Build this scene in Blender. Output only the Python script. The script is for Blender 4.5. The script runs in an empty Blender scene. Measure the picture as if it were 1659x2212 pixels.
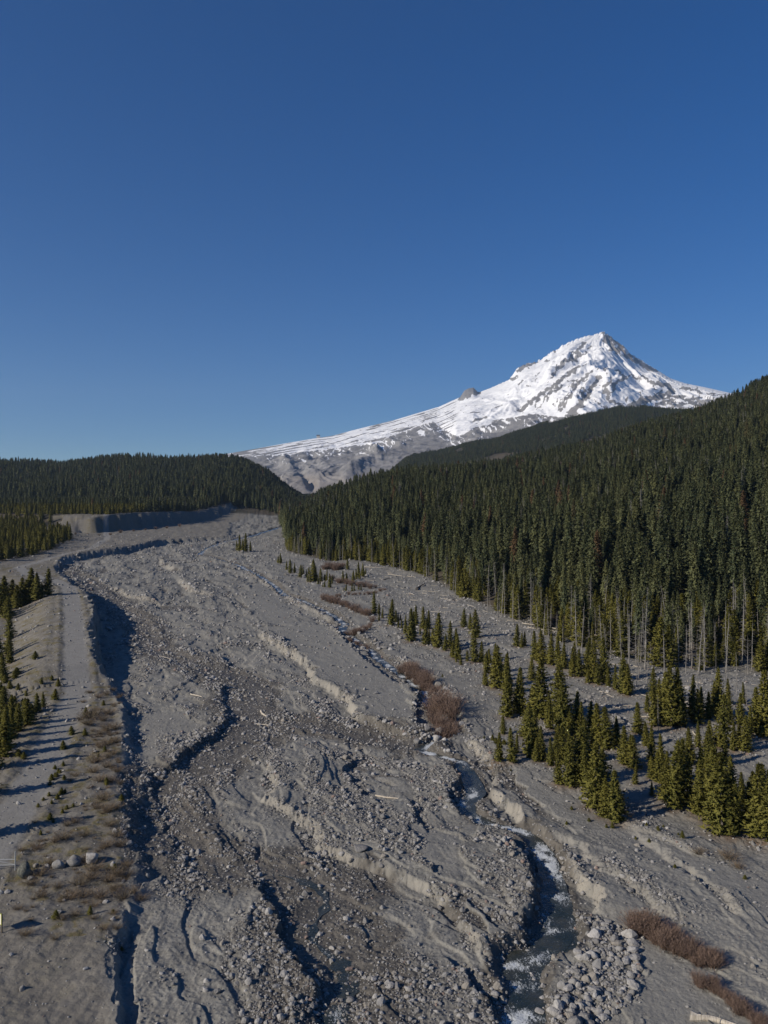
import bpy, math, random
import numpy as np
rng = np.random.default_rng(7)
random.seed(7)
sc = bpy.context.scene
COL = sc.collection

# ------------------------------------------------------------------ camera, sky, sun, exposure
HC = 40.0          # camera height over the near river bed
F = 828.0          # focal length in pixels of a 768 x 1024 frame
cam = bpy.data.cameras.new('camera')
cam.sensor_fit = 'VERTICAL'; cam.sensor_height = 24.0; cam.lens = F / 1024 * 24.0
cam.clip_start = 0.5; cam.clip_end = 60000
camo = bpy.data.objects.new('camera', cam); COL.objects.link(camo)
camo.location = (0, 0, HC); camo.rotation_euler = (math.radians(90), 0, 0)
sc.camera = camo

SUN_EL = 26.0
SH = np.array([0.88, 0.475])                 # horizontal direction the shadows fall in
world = bpy.data.worlds.new('World'); sc.world = world; world.use_nodes = True
wn = world.node_tree.nodes; wl = world.node_tree.links
sky = wn.new('ShaderNodeTexSky'); sky.sky_type = 'NISHITA'; sky.sun_disc = False
sky.sun_elevation = math.radians(SUN_EL)
sky.sun_rotation = math.atan2(-SH[0], -SH[1])
sky.altitude = 1300; sky.air_density = 0.9; sky.dust_density = 0.05; sky.ozone_density = 3.0
wn['Background'].inputs['Strength'].default_value = 0.058
hsv = wn.new('ShaderNodeHueSaturation'); hsv.inputs['Saturation'].default_value = 1.37; hsv.inputs['Hue'].default_value = .511
wl.new(sky.outputs[0], hsv.inputs['Color']); wl.new(hsv.outputs[0], wn['Background'].inputs['Color'])
sun = bpy.data.lights.new('sun', 'SUN'); sun.energy = 3.4; sun.angle = math.radians(0.53); sun.color = (1.0, 0.90, 0.76)
suno = bpy.data.objects.new('sun', sun); COL.objects.link(suno)
suno.location = (-200, -100, 300)
from mathutils import Vector
sd = Vector((SH[0], SH[1], -math.tan(math.radians(SUN_EL)) * float(np.hypot(*SH))))
suno.rotation_euler = sd.to_track_quat('-Z', 'Y').to_euler()
sc.view_settings.view_transform = 'Standard'; sc.view_settings.look = 'None'
sc.view_settings.gamma = 1.0; sc.view_settings.use_curve_mapping = False
sc.view_settings.exposure = 0.58
sc.render.engine = 'CYCLES'
sc.cycles.use_denoising = True
sc.cycles.max_bounces = 5; sc.cycles.diffuse_bounces = 3; sc.cycles.glossy_bounces = 2
sc.cycles.volume_bounces = 0; sc.cycles.transparent_max_bounces = 4

# ------------------------------------------------------------------ helpers
K = 768 / 1659.0
SL = 22.0 / F                                 # slope of the river bed, rising away
def Dp(px, py, dz=0.0):
    """a point of the ground from its direction of sight (1659-wide survey coordinates)"""
    u = np.asarray(px, float) * K; v = np.asarray(py, float) * K
    y = F * (HC - dz) / (v - 490.0)
    return (u - 384.0) / F * y, y
def S(s):
    return [tuple(float(a) for a in p.split(',')) for p in s.split()]
def W(pts, dz=0.0):
    return np.array([[float(c) for c in Dp(p[0], p[1], dz)] for p in pts])
c4 = lambda P: [(.36 * a, 1261 + .36 * b) + tuple(r) for a, b, *r in P]
c5 = lambda P: [(531 + .36 * a, 1261 + .36 * b) + tuple(r) for a, b, *r in P]
c6 = lambda P: [(1062 + .36 * a, 1261 + .36 * b) + tuple(r) for a, b, *r in P]
c7 = lambda P: [(.36 * a, 1659 + .36 * b) + tuple(r) for a, b, *r in P]
c8 = lambda P: [(531 + .36 * a, 1659 + .36 * b) + tuple(r) for a, b, *r in P]
c9 = lambda P: [(1062 + .36 * a, 1659 + .36 * b) + tuple(r) for a, b, *r in P]
cm = lambda P: [(597.3 + .24 * a, 1128 + .24 * b) + tuple(r) for a, b, *r in P]
cl = lambda P: [(.2 * a, 1095 + .2 * b) + tuple(r) for a, b, *r in P]

_perm = np.tile(np.random.default_rng(3).permutation(512), 2)
_ga = np.random.default_rng(4).random(512) * 2 * np.pi
_g = np.stack([np.cos(_ga), np.sin(_ga)], 1)
def perlin(x, y):
    xi = np.floor(x).astype(np.int64); yi = np.floor(y).astype(np.int64)
    xf = x - xi; yf = y - yi
    u = xf * xf * xf * (xf * (xf * 6 - 15) + 10); v = yf * yf * yf * (yf * (yf * 6 - 15) + 10)
    def g(ix, iy, dx, dy):
        h = _perm[(_perm[ix & 511] + iy) & 511]
        return _g[h, 0] * dx + _g[h, 1] * dy
    a = g(xi, yi, xf, yf); b = g(xi + 1, yi, xf - 1, yf)
    c = g(xi, yi + 1, xf, yf - 1); d = g(xi + 1, yi + 1, xf - 1, yf - 1)
    return (a + u * (b - a) + v * ((c + u * (d - c)) - (a + u * (b - a)))) * 1.5
def fbm(x, y, o=4, gain=.5):
    s = 0; a = 1; n = 0
    for i in range(o):
        s = s + a * perlin(x * 2 ** i + 17.3 * i, y * 2 ** i - 9.1 * i); n += a; a *= gain
    return s / n
def ridged(x, y, o=4):
    s = 0; a = 1; n = 0
    for i in range(o):
        s = s + a * (1 - 2 * np.abs(perlin(x * 2 ** i + 5.3 * i, y * 2 ** i + 3.1 * i))); n += a; a *= .5
    return s / n
def sst(a, b, x):
    t = np.clip((x - a) / (b - a), 0, 1); return t * t * (3 - 2 * t)
def inpoly(X, Y, P):
    r = np.zeros(X.shape, bool); n = len(P)
    for i in range(n):
        x1, y1 = P[i]; x2, y2 = P[(i + 1) % n]
        if y1 == y2: continue
        c = (y1 > Y) != (y2 > Y)
        r ^= c & (X < (x2 - x1) * (Y - y1) / (y2 - y1) + x1)
    return r
def pldist(X, Y, P, maxd, vals=None):
    """nearest point of a polyline: index subset, distance, side (+1: to the left of travel), interpolated values, end fade"""
    lo = P.min(0) - maxd; hi = P.max(0) + maxd
    idx = np.nonzero((X > lo[0]) & (X < hi[0]) & (Y > lo[1]) & (Y < hi[1]))[0]
    x = X[idx]; y = Y[idx]
    best = np.full(x.shape, 1e18); sg = np.ones(x.shape); par = np.zeros(x.shape)
    for i in range(len(P) - 1):
        a = P[i]; d = P[i + 1] - a; L = d @ d
        if L == 0: continue
        t = np.clip(((x - a[0]) * d[0] + (y - a[1]) * d[1]) / L, 0, 1)
        dx = x - a[0] - t * d[0]; dy = y - a[1] - t * d[1]
        q = dx * dx + dy * dy; m = q < best
        best = np.where(m, q, best); par = np.where(m, i + t, par)
        sg = np.where(m, np.sign(d[0] * dy - d[1] * dx), sg)
    n = len(P) - 1
    fade = sst(0, .7, par) * sst(0, .7, n - par)
    v = None
    if vals is not None: v = np.interp(par, np.arange(len(P)), vals)
    return idx, np.sqrt(best), sg, v, fade

# ------------------------------------------------------------------ the lie of the land
def px2t(u): return (np.asarray(u, float) - 384) / F
# right-hand forest: front edge distance and crest
RE_u = [240, 278, 287, 324, 370, 417, 463, 509, 555, 602, 648, 694, 768]
RE_y = [1250, 1183, 543, 473, 460, 404, 310, 263, 230, 210, 193, 187, 187]
RC_u = [270, 300, 324, 361, 417, 463, 509, 555, 602, 648, 694, 740, 768]
RC_v = [515, 507, 492, 478, 468, 464, 459, 450, 439, 422, 411, 395, 379]
RC_y = [1500, 1300, 1100, 950, 950, 1050, 1150, 1200, 1250, 1300, 1300, 1250, 1200]
FR_u = [300, 340, 370, 390, 407, 430, 486, 532, 574, 620, 667, 700, 768]
FR_v = [506, 500, 485, 472, 459, 452, 441, 429, 416, 408, 411, 412, 400]
LC_u = [0, 60, 125, 185, 240, 264, 278, 290, 310, 330]
LC_v = [461, 463, 456, 459, 457, 468, 479, 489, 501, 512]
def forest_edge(t): return np.interp(t, px2t(RE_u), RE_y)
def base(Y): return SL * np.minimum(Y, 1500) + 0.012 * np.maximum(Y - 1500, 0)
def hills(t, Y):
    ye = forest_edge(t)
    yc = np.interp(t, px2t(RC_u), RC_y); a = (512 - np.interp(t, px2t(RC_u), RC_v)) / F
    R1 = HC + a * yc - 20 - base(yc)
    f = np.clip((Y - ye) / (yc - ye), 0, 1)
    R1 = np.maximum(R1, 0) * sst(-.17, -.05, t)
    up = R1 * (0.55 * f + 0.45 * f * f * (3 - 2 * f)) * (1 - .5 * sst(0, 700, Y - yc))
    b = (512 - np.interp(t, px2t(FR_u), FR_v)) / F
    yr = 3300.0
    R2 = (HC + b * yr - 17 - base(yr) - .5 * R1) * sst(-.12, -.04, t)
    far = R2 * sst(1500, yr, Y) * (1 - .8 * sst(yr + 50, yr + 1300, Y))
    al = (512 - np.interp(t, px2t(LC_u), LC_v)) / F
    ylc = 1950.0
    R3 = np.maximum(HC + al * ylc - 22 - base(ylc), 0) * (1 - sst(-.11, -.06, t))
    g = np.clip((Y - 1080) / (ylc - 1080), 0, 1)
    left = R3 * (0.6 * g + .4 * g * g * (3 - 2 * g)) * (1 - .6 * sst(0, 1200, Y - ylc))
    return up + far + left

# left terrace edge (travel: far to near), with its height and the width of its face
LT = [(490, 1160, 1.2, 3), (350, 1166, 3.2, 3), (280, 1180, 3.5, 3), (200, 1193, 3.2, 3), (140, 1203, 2.5, 3), (118, 1222, 1.8, 4),
      (135, 1248, 1.6, 4), (176, 1272, 4.0, 2.2), (190, 1285, 5.2, 2.0), (194, 1300, 5.4, 1.8), (199, 1325, 5.4, 1.8), (191, 1350, 5.4, 1.8), (193, 1380, 5.0, 1.8),
      (205, 1430, 3.6, 2.0), (232, 1468, 1.4, 3.0), (256, 1520, 1.3, 1.4), (268, 1570, 1.3, 1.6), (266, 1640, 1.2, 3.6), (262, 1700, 1.3, 3.6), (268, 1760, 1.4, 2.6),
      (280, 1830, 1.2, 2.2), (286, 1890, .9, 2), (280, 1930, .7, 2), (262, 1990, 1.1, 1.2), (240, 2040, 1.0, .8), (242, 2100, 1.0, .7),
      (248, 2150, 1.0, .7), (262, 2212, .9, .7), (268, 2300, 1.1, .7)]
LTP = np.array([[-190, 6000], [-190, 1500], [-185, 1000]] + [[float(c) for c in Dp(p[0], p[1], p[2])] for p in LT])
LTh = np.array([0.1, .2, .6] + [p[2] for p in LT]); LTw = np.array([10, 6, 4] + [p[3] for p in LT])
# cliff on the far left bank
CL2 = np.array([[-1500, 500], [-420, 640], [-330, 690], [-300, 728], [-266, 752], [-257, 790], [-250, 880], [-240, 1000], [-228, 1200], [-222, 1330], [-215, 1480], [-215, 6000]], float)
CL2h = np.array([0, 0, 0, 5, 12, 15, 15, 13, 8, 5, 2, 0], float)

MAIN = S('620,1135 540,1159 480,1172 450,1184 430,1199 468,1208 520,1224 550,1239 595,1268 617,1288 650,1297 686,1313 718,1329 745,1347 '
         '738,1362 754,1372 804,1408 819,1425 873,1462 902,1486 921,1496 920,1520 936,1545 963,1574 973,1590 934,1610 905,1621 938,1632 992,1645 1006,1664 1020,1690 '
         '1030,1711 1003,1733 1017,1757 1048,1776 1090,1786 1135,1795 1149,1813 1174,1838 1188,1875 1195,1918 1200,1950 1205,1985 1190,2020 1170,2045 1134,2068 '
         '1118,2102 1134,2145 1130,2181 1136,2212 1140,2300')
MAINw = np.interp([p[1] for p in MAIN], [1130, 1200, 1260, 1320, 1490, 1574, 1700, 1790, 1900, 2000, 2060, 2212], [2.2, 1.8, 1.5, 1.4, 1.0, .9, 1.25, .95, 1.2, 1.7, 1.7, 1.6])
MAINP = W(MAIN, -0.6)
ISLET = W(S('1224,1985 1232,2012 1215,2040 1185,2052'), -0.6)   # right-hand arm round the islet
SIDE = S('150,1225 190,1262 250,1300 310,1354 324,1398 414,1437 486,1459 533,1484 515,1524 560,1565 522,1604 450,1653 407,1675 353,1711 346,1767 364,1792 396,1812 '
         '432,1853 468,1880 522,1880 594,1882 650,1893 686,1911 707,1929 704,1954 682,1983 668,2015 697,2048 733,2069 754,2109 747,2152 722,2199 715,2290')
SIDEw = np.interp([p[1] for p in SIDE], [1225, 1400, 1480, 1600, 1700, 1850, 2000, 2212], [2, 2.4, 3.2, 3, 2.0, 1.8, 1.7, 2.0])
SIDEP = W(SIDE, -0.4)
LINK = S('895,1606 860,1600 820,1592 760,1580 700,1570 640,1562 575,1562')
LINKP = W(LINK, -.3)
ROAD = S('228,1118 232,1150 200,1178 120,1202 40,1222 60,1236 120,1252 148,1268 155,1300 160,1350 163,1400 166,1450 170,1490 150,1535 125,1580 105,1620 75,1680 40,1740 5,1800 -40,1860')
ROADh = np.interp([p[1] for p in ROAD], [1118, 1150, 1200, 1250, 1280, 1400, 1500, 1600, 1700, 1860], [12, 8, 3, 2.2, 4.9, 4.9, 1.6, 1.4, 1.4, 1.5])
ROADP = np.array([[float(c) for c in Dp(p[0], p[1], h)] for p, h in zip(ROAD, ROADh)])

# scarps: polyline (far to near), height, side that stands high (+1 to the right), reach, face width
SC = [
 (S('998,1588 1028,1600 1054,1628 1079,1653 1076,1676 1065,1698 1098,1718 1132,1757 1160,1774 1188,1793 1217,1830 1256,1882 1300,1925 1301,1958'), 1.7, 1, 8, .7),
 (S('850,1410 880,1432 930,1455 960,1475 985,1510 1000,1560 998,1590'), .9, 1, 5, .8),
 (S('560,1358 567,1369 596,1387 632,1405 657,1419 670,1437 675,1463 733,1491 761,1513 764,1536 819,1558 873,1572 892,1580'), 1.9, 1, 14, .8),
 (S('690,1330 711,1347 760,1397 800,1430 850,1470 889,1484 904,1513 893,1545 905,1572'), 1.3, -1, 12, .6),
 (S('590,1610 585,1650 599,1682 585,1717 632,1749 682,1778 700,1814 747,1839 830,1861 891,1882 927,1907 970,1940 999,1983 1035,2019 1042,2060'), 1.15, 1, 8, .6),
 (S('230,1262 255,1269 280,1281 325,1294 362,1308'), 1.6, 1, 15, 1.2),
 (S('345,1200 350,1214 375,1224 402,1228'), 2.2, 1, 25, 2.0),
 (S('385,1245 390,1254 415,1274 445,1280 485,1286'), 1.7, 1, 20, 1.5),
 (S('170,1232 190,1241 230,1254'), 1.5, 1, 12, 1.5),
 (S('520,1225 550,1243 600,1275 650,1305 690,1322 740,1352'), 1.1, 1, 9, .9),
 (S('560,1165 600,1150 640,1140'), 2.2, -1, 25, 2),
 (S('402,1462 418,1470 460,1468 483,1475 479,1506 492,1540 464,1578 396,1617 367,1650 330,1664 326,1695 347,1727 346,1749 350,1775 372,1800 400,1822 415,1845'), 1.25, -1, 4, .5),
 (S('730,1600 754,1639 742,1659 765,1686 790,1716 826,1742'), .8, -1, 5, .4),
 (S('870,1712 889,1726 902,1767 922,1799'), .75, -1, 5, .4),
 (S('960,1635 992,1661 988,1680 974,1692 977,1717 985,1735 1000,1752'), 1.15, -1, 5, .4),
 (S('1095,1796 1107,1814 1134,1850 1159,1893 1152,1933 1123,1976 1134,2005 1150,2018'), 1.2, -1, 5, .4),
 (S('540,1880 563,1904 589,1947 596,1990 617,2030 650,2080 675,2145 693,2199 700,2290'), .95, -1, 5, .4),
 (S('960,2050 981,2073 1017,2116 1053,2145 1075,2165'), .7, -1, 4, .3),
 (S('640,1820 690,1850 730,1880'), .5, -1, 4, .4),
 (S('905,1850 930,1865 950,1900'), .6, -1, 3, .3),
 (S('1080,1900 1110,1945 1132,1975'), .6, 1, 3, .4),
 (S('445,1395 470,1410 500,1432 530,1440'), .9, -1, 8, .6),
 (S('250,1305 300,1330 350,1345 420,1362'), .9, -1, 8, 1),
 (S('430,1196 455,1181 490,1170'), 1.6, -1, 12, 1.5),
 (S('300,1268 350,1262 400,1252 440,1250'), 1.2, -1, 12, 1.2),
 (S('260,1205 330,1197 400,1190 460,1188'), 1.2, -1, 14, 1.5),
 (S('1180,1790 1260,1830 1330,1880 1400,1930 1480,2000'), .8, 1, 6, .8),
 (S('1350,1780 1430,1830 1520,1900 1580,1950 1620,1995'), .7, 1, 6, .8),
 (S('1430,1840 1500,1890 1570,1960'), .5, -1, 5, .4),
 (S('1290,1750 1380,1790 1470,1830 1540,1860'), .5, 1, 5, .6),
 (S('1180,1480 1260,1510 1340,1550 1420,1600'), .8, -1, 7, .6),
 (S('1040,1380 1090,1400 1150,1420'), .7, -1, 7, .6),
]
SAND = [W(S('560,1350 700,1345 800,1430 888,1500 885,1560 800,1550 770,1500 690,1460 665,1420'), .8),
        W(S('1310,1965 1370,1990 1480,2090 1659,2212 1700,2330 1400,2330 1380,2212 1400,2110 1390,2040'), .3),
        W(S('1110,1650 1250,1730 1480,1840 1659,1900 1659,1960 1400,1850 1200,1760 1120,1690'), .3),
        W(S('1240,1830 1330,1900 1390,1960 1340,1960 1300,1900'), .3),
        W(S('0,1900 60,1930 120,1990 235,2040 240,2212 240,2400 -100,2400 -300,2000 -200,1850'), 1.3),
        W(S('300,1540 400,1540 430,1590 390,1610 300,1650'), 0),
        W(S('900,1770 1000,1800 1010,1900 960,1890 890,1830'), .3),
        W(S('1010,1930 1060,2010 1090,2060 1050,2040'), .2),
        W(S('520,1290 560,1345 640,1350 620,1300 560,1250'), .3)]
COB = [W(S('660,1600 990,1650 985,1745 900,1700 860,1650 700,1640'), .5),
       W(S('640,1680 760,1700 890,1760 930,1830 880,1850 760,1800 690,1760'), .5),
       W(S('1100,1800 1160,1890 1130,1990 1060,1930 1030,1870 1080,1830'), .5),
       W(c9([(620, 900), (720, 930), (900, 980), (920, 1080), (880, 1150), (910, 1250), (880, 1400), (720, 1490), (650, 1535), (640, 1700), (350, 1700), (340, 1380), (450, 1250), (520, 1150), (600, 1030)])),
       W(S('530,1950 590,1990 640,2080 680,2200 690,2300 540,2300 480,2080')),
       W(S('900,2060 1010,2120 1100,2212 1100,2300 900,2300 830,2120')),
       W(S('330,1590 480,1570 460,1600 360,1650')),
       W(S('1300,1850 1450,1930 1480,1960 1380,1940 1300,1890')),
       W(S('990,1960 1030,2020 1120,2060 1130,2110 1100,2090 1000,2030'))]

LWOOD = W(S('-700,1290 -300,1250 0,1210 70,1201 120,1186 155,1168 150,1156 118,1140 100,1126 180,1119 236,1113 -700,1104'), 3)
def relief(X, Y):
    """height over the plane plus surface attributes, for flat arrays of positions"""
    n = X.size
    h = np.zeros(n); A = {k: np.zeros(n) for k in ('rut', 'wet', 'rock', 'road', 'veg', 'pale', 'litter')}
    t = X / Y
    near = (Y < 1500) & (np.abs(t) < 1)
    # left terrace
    idx, d, sg, par, _ = pldist(X, Y, LTP, 900, np.arange(len(LTP)))
    hh = np.interp(par, np.arange(len(LTP)), LTh); ww = np.interp(par, np.arange(len(LTP)), LTw)
    wob = fbm(X[idx] / 6, Y[idx] / 6, 3) * (0.5 + .25 * ww) + fbm(X[idx] / 1.7, Y[idx] / 1.7, 3) * 1.0 * np.minimum(1, hh / 3) + 1.2 * ridged(X[idx] / 4, Y[idx] / 3, 2) * np.minimum(1, hh / 5)
    s_ = -sg * d + wob                      # positive on the terrace (its inside lies to the left)
    ter = hh * sst(0, 1, (s_ + ww * .9) / ww)
    lowband = (1 - sst(0, 1, (s_ + ww * .9) / ww)) * (d < 25)
    ter = ter * np.where(d > 60, 1, 1)
    leftter = np.zeros(n); leftter[idx] = ter
    far_left = (t < -.2) & (Y > 500)
    inside = np.zeros(n); inside[idx] = sst(0, 1, s_ / 1.5)
    # left of the levee the ground drops again
    ridx, rd, rs, rh, _ = pldist(X, Y, ROADP, 120, ROADh)
    offr = np.zeros(n); offr[ridx] = np.where(rs < 0, np.clip(rd - 5.0, 0, 60), 0) * (Y[ridx] < 420)
    drop = np.zeros(n)
    drop += sst(0, 1, offr / 13) * np.interp(Y, [60, 100, 140, 190, 260, 330, 400], [0.2, .6, 1.6, 3.8, 4.2, 2.0, 0])
    A['rut'] = np.zeros(n); A['rut'][ridx] = (np.exp(-((rd - .85) / .28) ** 2) + .5 * np.exp(-((rd - 1.9) / .3) ** 2)) * (.5 + fbm(X[ridx] / 5, Y[ridx] / 9, 2))
    rim = np.zeros(n); rim[ridx] = np.exp(-((rd - 3.6) / .8) ** 2) * .35 * (Y[ridx] < 330)
    h += leftter - drop * inside + rim * inside * .5
    A['road'][ridx] = np.maximum(A['road'][ridx], (1 - sst(1.9, 3.0, rd + .5 * fbm(X[ridx] / 3, Y[ridx] / 3, 2))) * 1.0)
    # far cliff
    idx, d, sg, hv, _ = pldist(X, Y, CL2, 1600, CL2h)
    s2 = sg * d + fbm(X[idx] / 25, Y[idx] / 25, 3) * 9
    h[idx] += hv * sst(0, 1, (s2 + 9) / 12) * (1 - .0 * s2)
    A['cliff'] = np.zeros(n); A['cliff'][idx] = (hv / 15) * (s2 > -10) * (s2 < 4)
    q = X + .38 * Y
    # broad relief of the flood plain
    bed = (1 - inside) * near * sst(-60, 20, forest_edge(t) + 25 - Y + 0 * X) * 1.0
    plain = near * (1 - inside)
    w1 = fbm(X / 14, Y / 22, 3) * 5
    n1 = fbm((q + w1) / 11, (Y + w1) / 34, 4)
    f = n1 * 5.0 + 10
    st = np.floor(f) + sst(.42, .58, f - np.floor(f))
    n2 = ridged((q + .5 * w1) / 5.0, Y / 13, 3)
    sandm = np.zeros(n); cobm = np.zeros(n)
    jx = fbm(X / 4, Y / 4, 3) * 2.0; jy = fbm(X / 4 + 50, Y / 4, 3) * 3.5
    for P in SAND: sandm[inpoly(X + jx, Y + jy, P)] = 1
    for P in COB: cobm[inpoly(X + jx, Y + jy, P)] = 1
    rightbank = sst(0, 6, X - np.interp(Y, [60, 95, 120, 138, 200, 280, 340, 640], [14, 19, 17, 14, 2, -24, -40, -118]))
    rough = (1 - .8 * sandm) * (1 - .45 * rightbank)
    h += plain * rough * (1 + np.clip(Y - 150, 0, 900) / 450) * ((st - 10) * .22 + n2 * .09 + .20 * fbm(q / 3.2, Y / 6, 3))
    # scarps
    sc_edge = np.zeros(n)
    for P, hgt, side, L, fw in SC:
        Pw = W(P, hgt * .5 if side else 0)
        idx, d, sg, _, fade = pldist(X, Y, Pw, L * 3.5)
        d2 = sg * d * side + fbm(X[idx] / 3.5, Y[idx] / 3.5, 4, .6) * 1.5 + ridged(X[idx] / .9, Y[idx] / .9, 2) * .22
        prof = np.where(d2 > 0, .5, -.5) * np.exp(-np.abs(d2) / L) * np.clip(np.abs(d2) / (fw * .5), 0, 1)
        hgt = hgt * .82
        h[idx] += hgt * prof * fade * (1 - inside[idx])
        sc_edge[idx] = np.maximum(sc_edge[idx], fade * np.exp(-(d2 / 1.2) ** 2))
        if side > 0: A['pale'][idx] = np.maximum(A['pale'][idx], fade * (np.abs(d2) < fw * .62) * min(1, hgt / 1.3) * sst(-.35, .1, fbm(X[idx] / 2.5, Y[idx] / 2.5, 3)))  # sunlit look painted in: only scarps facing the sun turn pale
    # channels
    chan = np.zeros(n)
    for P, wv, dep, k in ((MAINP, MAINw, .95, 1.0), (SIDEP, SIDEw, .5, .75), (LINKP, np.full(len(LINK), 2.0), .45, .7), (ISLET, np.full(4, 1.0), .9, 1)):
        idx, d, sg, wv_, fade = pldist(X, Y, P, 26, wv)
        dj = d + fbm(X[idx] / 2.2, Y[idx] / 2.6, 3) * .95 * np.minimum(1, wv_)
        m = 1 - sst(.55, 1.7, dj / wv_)
        h[idx] = h[idx] * (1 - .75 * m * k) - dep * m + 0.0
        chan[idx] = np.maximum(chan[idx], m)
        wet = np.exp(-(np.maximum(dj - wv_, 0) / (1.1 if k == 1 else 4.0)) ** 2)
        wet = wet * (1 if k == 1 else 1.0)
        A['wet'][idx] = np.maximum(A['wet'][idx], np.clip(wet + .5 * fbm(X[idx] / 4, Y[idx] / 8, 3) * (wet > .03), 0, 1))
    A['wet'] *= (1 - .95 * inside)
    A['wet'] = np.maximum(A['wet'], plain * .85 * sst(.18, .34, -n1 + .12 * fbm(X / 3, Y / 3, 2) - .08) * (1 - rightbank) * (1 - sandm))
    # small scale
    det = np.clip(1 - Y / 500, .15, 1)
    h += plain * (1 - .8 * chan) * det * (1 - .55 * sandm) * (.13 * fbm(X / 1.6, Y / 1.6, 3) + .09 * ridged(X / .7, Y / .8, 2))
    h += inside * sst(380, 480, Y) * (1 - sst(1000, 1150, Y)) * (.9 * ridged(X / 22, Y / 45, 3) + .6 * fbm(X / 6, Y / 14, 3))
    h += inside * (1 - A['road']) * (.35 * fbm(X / 6, Y / 6, 4) + .1 * fbm(X / 1.1, Y / 1.1, 2)) * near
    # ridges of rubble cut into the levee face
    rk = sst(-.05, .35, fbm((q + w1) / 4.5, Y / 10, 3) + .25 * n1 + .35 * sc_edge - .07)
    rk = np.maximum(rk * (1 - .9 * sandm), cobm * (.55 + .6 * sst(-.3, .2, fbm(X / 3, Y / 3, 2))))
    rk = np.maximum(rk, .42 * rightbank * sst(105, 150, Y) * sst(-.3, .2, fbm(X / 9, Y / 14, 3))) * (1 - .35 * rightbank * (1 - cobm)) * (1 - .93 * inside) * (1 - A['road'])
    A['rock'] = np.clip(rk + .5 * A['wet'] * plain * np.where(chan > .6, .6, 1), 0, 1) * near
    A['rock'] *= np.where(Y > forest_edge(t) + 40, .2, 1)
    # vegetation and litter
    vg = sst(-.05, .25, fbm(X / 5, Y / 5, 3) + .1) * inside * near * (1 - A['road']) * (Y < 420) * (1 - sandm * .8)
    vg2 = inside * (Y > 380) * (Y < 1100) * sst(-.15, .2, fbm(X / 18, Y / 30, 3) + .12) * sst(5, 40, -X - np.interp(Y, [380, 700, 1100], [190, 225, 250])) * .8
    A['veg'] = np.clip(np.maximum(vg, vg2), 0, 1)
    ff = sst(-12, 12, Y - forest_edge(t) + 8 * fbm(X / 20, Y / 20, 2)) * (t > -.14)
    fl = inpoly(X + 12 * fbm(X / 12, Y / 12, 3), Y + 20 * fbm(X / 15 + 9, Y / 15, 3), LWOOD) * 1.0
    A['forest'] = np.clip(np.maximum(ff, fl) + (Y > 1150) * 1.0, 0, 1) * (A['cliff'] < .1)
    A['sand'] = np.maximum(sandm, .4 * rightbank)
    # hill relief
    h += sst(20, 260, Y - np.minimum(forest_edge(t), 1080)) * (7 * fbm(X / 170, Y / 170, 4) * np.clip(Y / 900, .2, 2.2)) * ((t > -.1) | (Y > 1080)) * sst(0, 250, Y - np.where(t > -.1, forest_edge(t), 1150))
    return h, A
def full_z(X, Y):
    h, A = relief(X, Y)
    return base(Y) + hills(X / Y, Y) + h, A

# grid: columns spread over direction, rows over distance
tin = np.linspace(-.485, .485, 880)
tou = .485 + (np.linspace(0, 1, 26)[1:] ** 1.4) * .6
TC = np.concatenate([-tou[::-1], tin, tou])
vv = np.arange(1062, 517, -.66)
Y1 = F * HC / (vv - 490)
Y1 = np.concatenate([[30, 36, 42, 48, 52, 55], Y1])
Y2 = np.exp(np.linspace(math.log(Y1[-1]), math.log(6500), 90))[1:]
YC = np.concatenate([Y1, Y2])
TT, YY = np.meshgrid(TC, YC)
XX = TT * YY
ZZ, ATT = full_z(XX.ravel(), YY.ravel())
ZG = ZZ.reshape(TT.shape)
AG = {k: v.reshape(TT.shape) for k, v in ATT.items()}
def _ij(x, y):
    t = x / y
    i = np.clip(np.searchsorted(YC, y) - 1, 0, len(YC) - 2); j = np.clip(np.searchsorted(TC, t) - 1, 0, len(TC) - 2)
    fi = np.clip((y - YC[i]) / (YC[i + 1] - YC[i]), 0, 1); fj = np.clip((t - TC[j]) / (TC[j + 1] - TC[j]), 0, 1)
    return i, j, fi, fj
def samp(G, x, y):
    x = np.asarray(x, float); y = np.asarray(y, float)
    i, j, fi, fj = _ij(x, y)
    return (G[i, j] * (1 - fi) * (1 - fj) + G[i + 1, j] * fi * (1 - fj) + G[i, j + 1] * (1 - fi) * fj + G[i + 1, j + 1] * fi * fj)
def gz(x, y): return samp(ZG, x, y)
def att(k, x, y): return samp(AG[k], x, y)

def mesh_from(name, V, Fq, smooth=False):
    me = bpy.data.meshes.new(name)
    V = np.asarray(V, np.float32); Fq = np.asarray(Fq, np.int32); k = Fq.shape[1]
    me.vertices.add(len(V)); me.vertices.foreach_set('co', V.ravel())
    me.loops.add(Fq.size); me.loops.foreach_set('vertex_index', Fq.ravel())
    me.polygons.add(len(Fq)); me.polygons.foreach_set('loop_start', np.arange(0, Fq.size, k, dtype=np.int32))
    me.update(calc_edges=True)
    me.polygons.foreach_set('use_smooth', np.full(len(Fq), smooth)); me.update()
    return me
def grid_faces(nr, nc):
    a = (np.arange(nr - 1)[:, None] * nc + np.arange(nc - 1)[None, :]).ravel()
    return np.stack([a, a + 1, a + nc + 1, a + nc], 1)
def add_attr(me, name, v, dom='POINT'):
    a = me.attributes.new(name, 'FLOAT', dom); a.data.foreach_set('value', np.asarray(v, np.float32).ravel())
def link(name, me, mat=None, parent=None, **props):
    o = bpy.data.objects.new(name, me); COL.objects.link(o)
    if me is not None and mat is not None and not me.materials: me.materials.append(mat)
    if parent is not None: o.parent = parent
    for k, v in props.items(): o[k] = v
    return o

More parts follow.
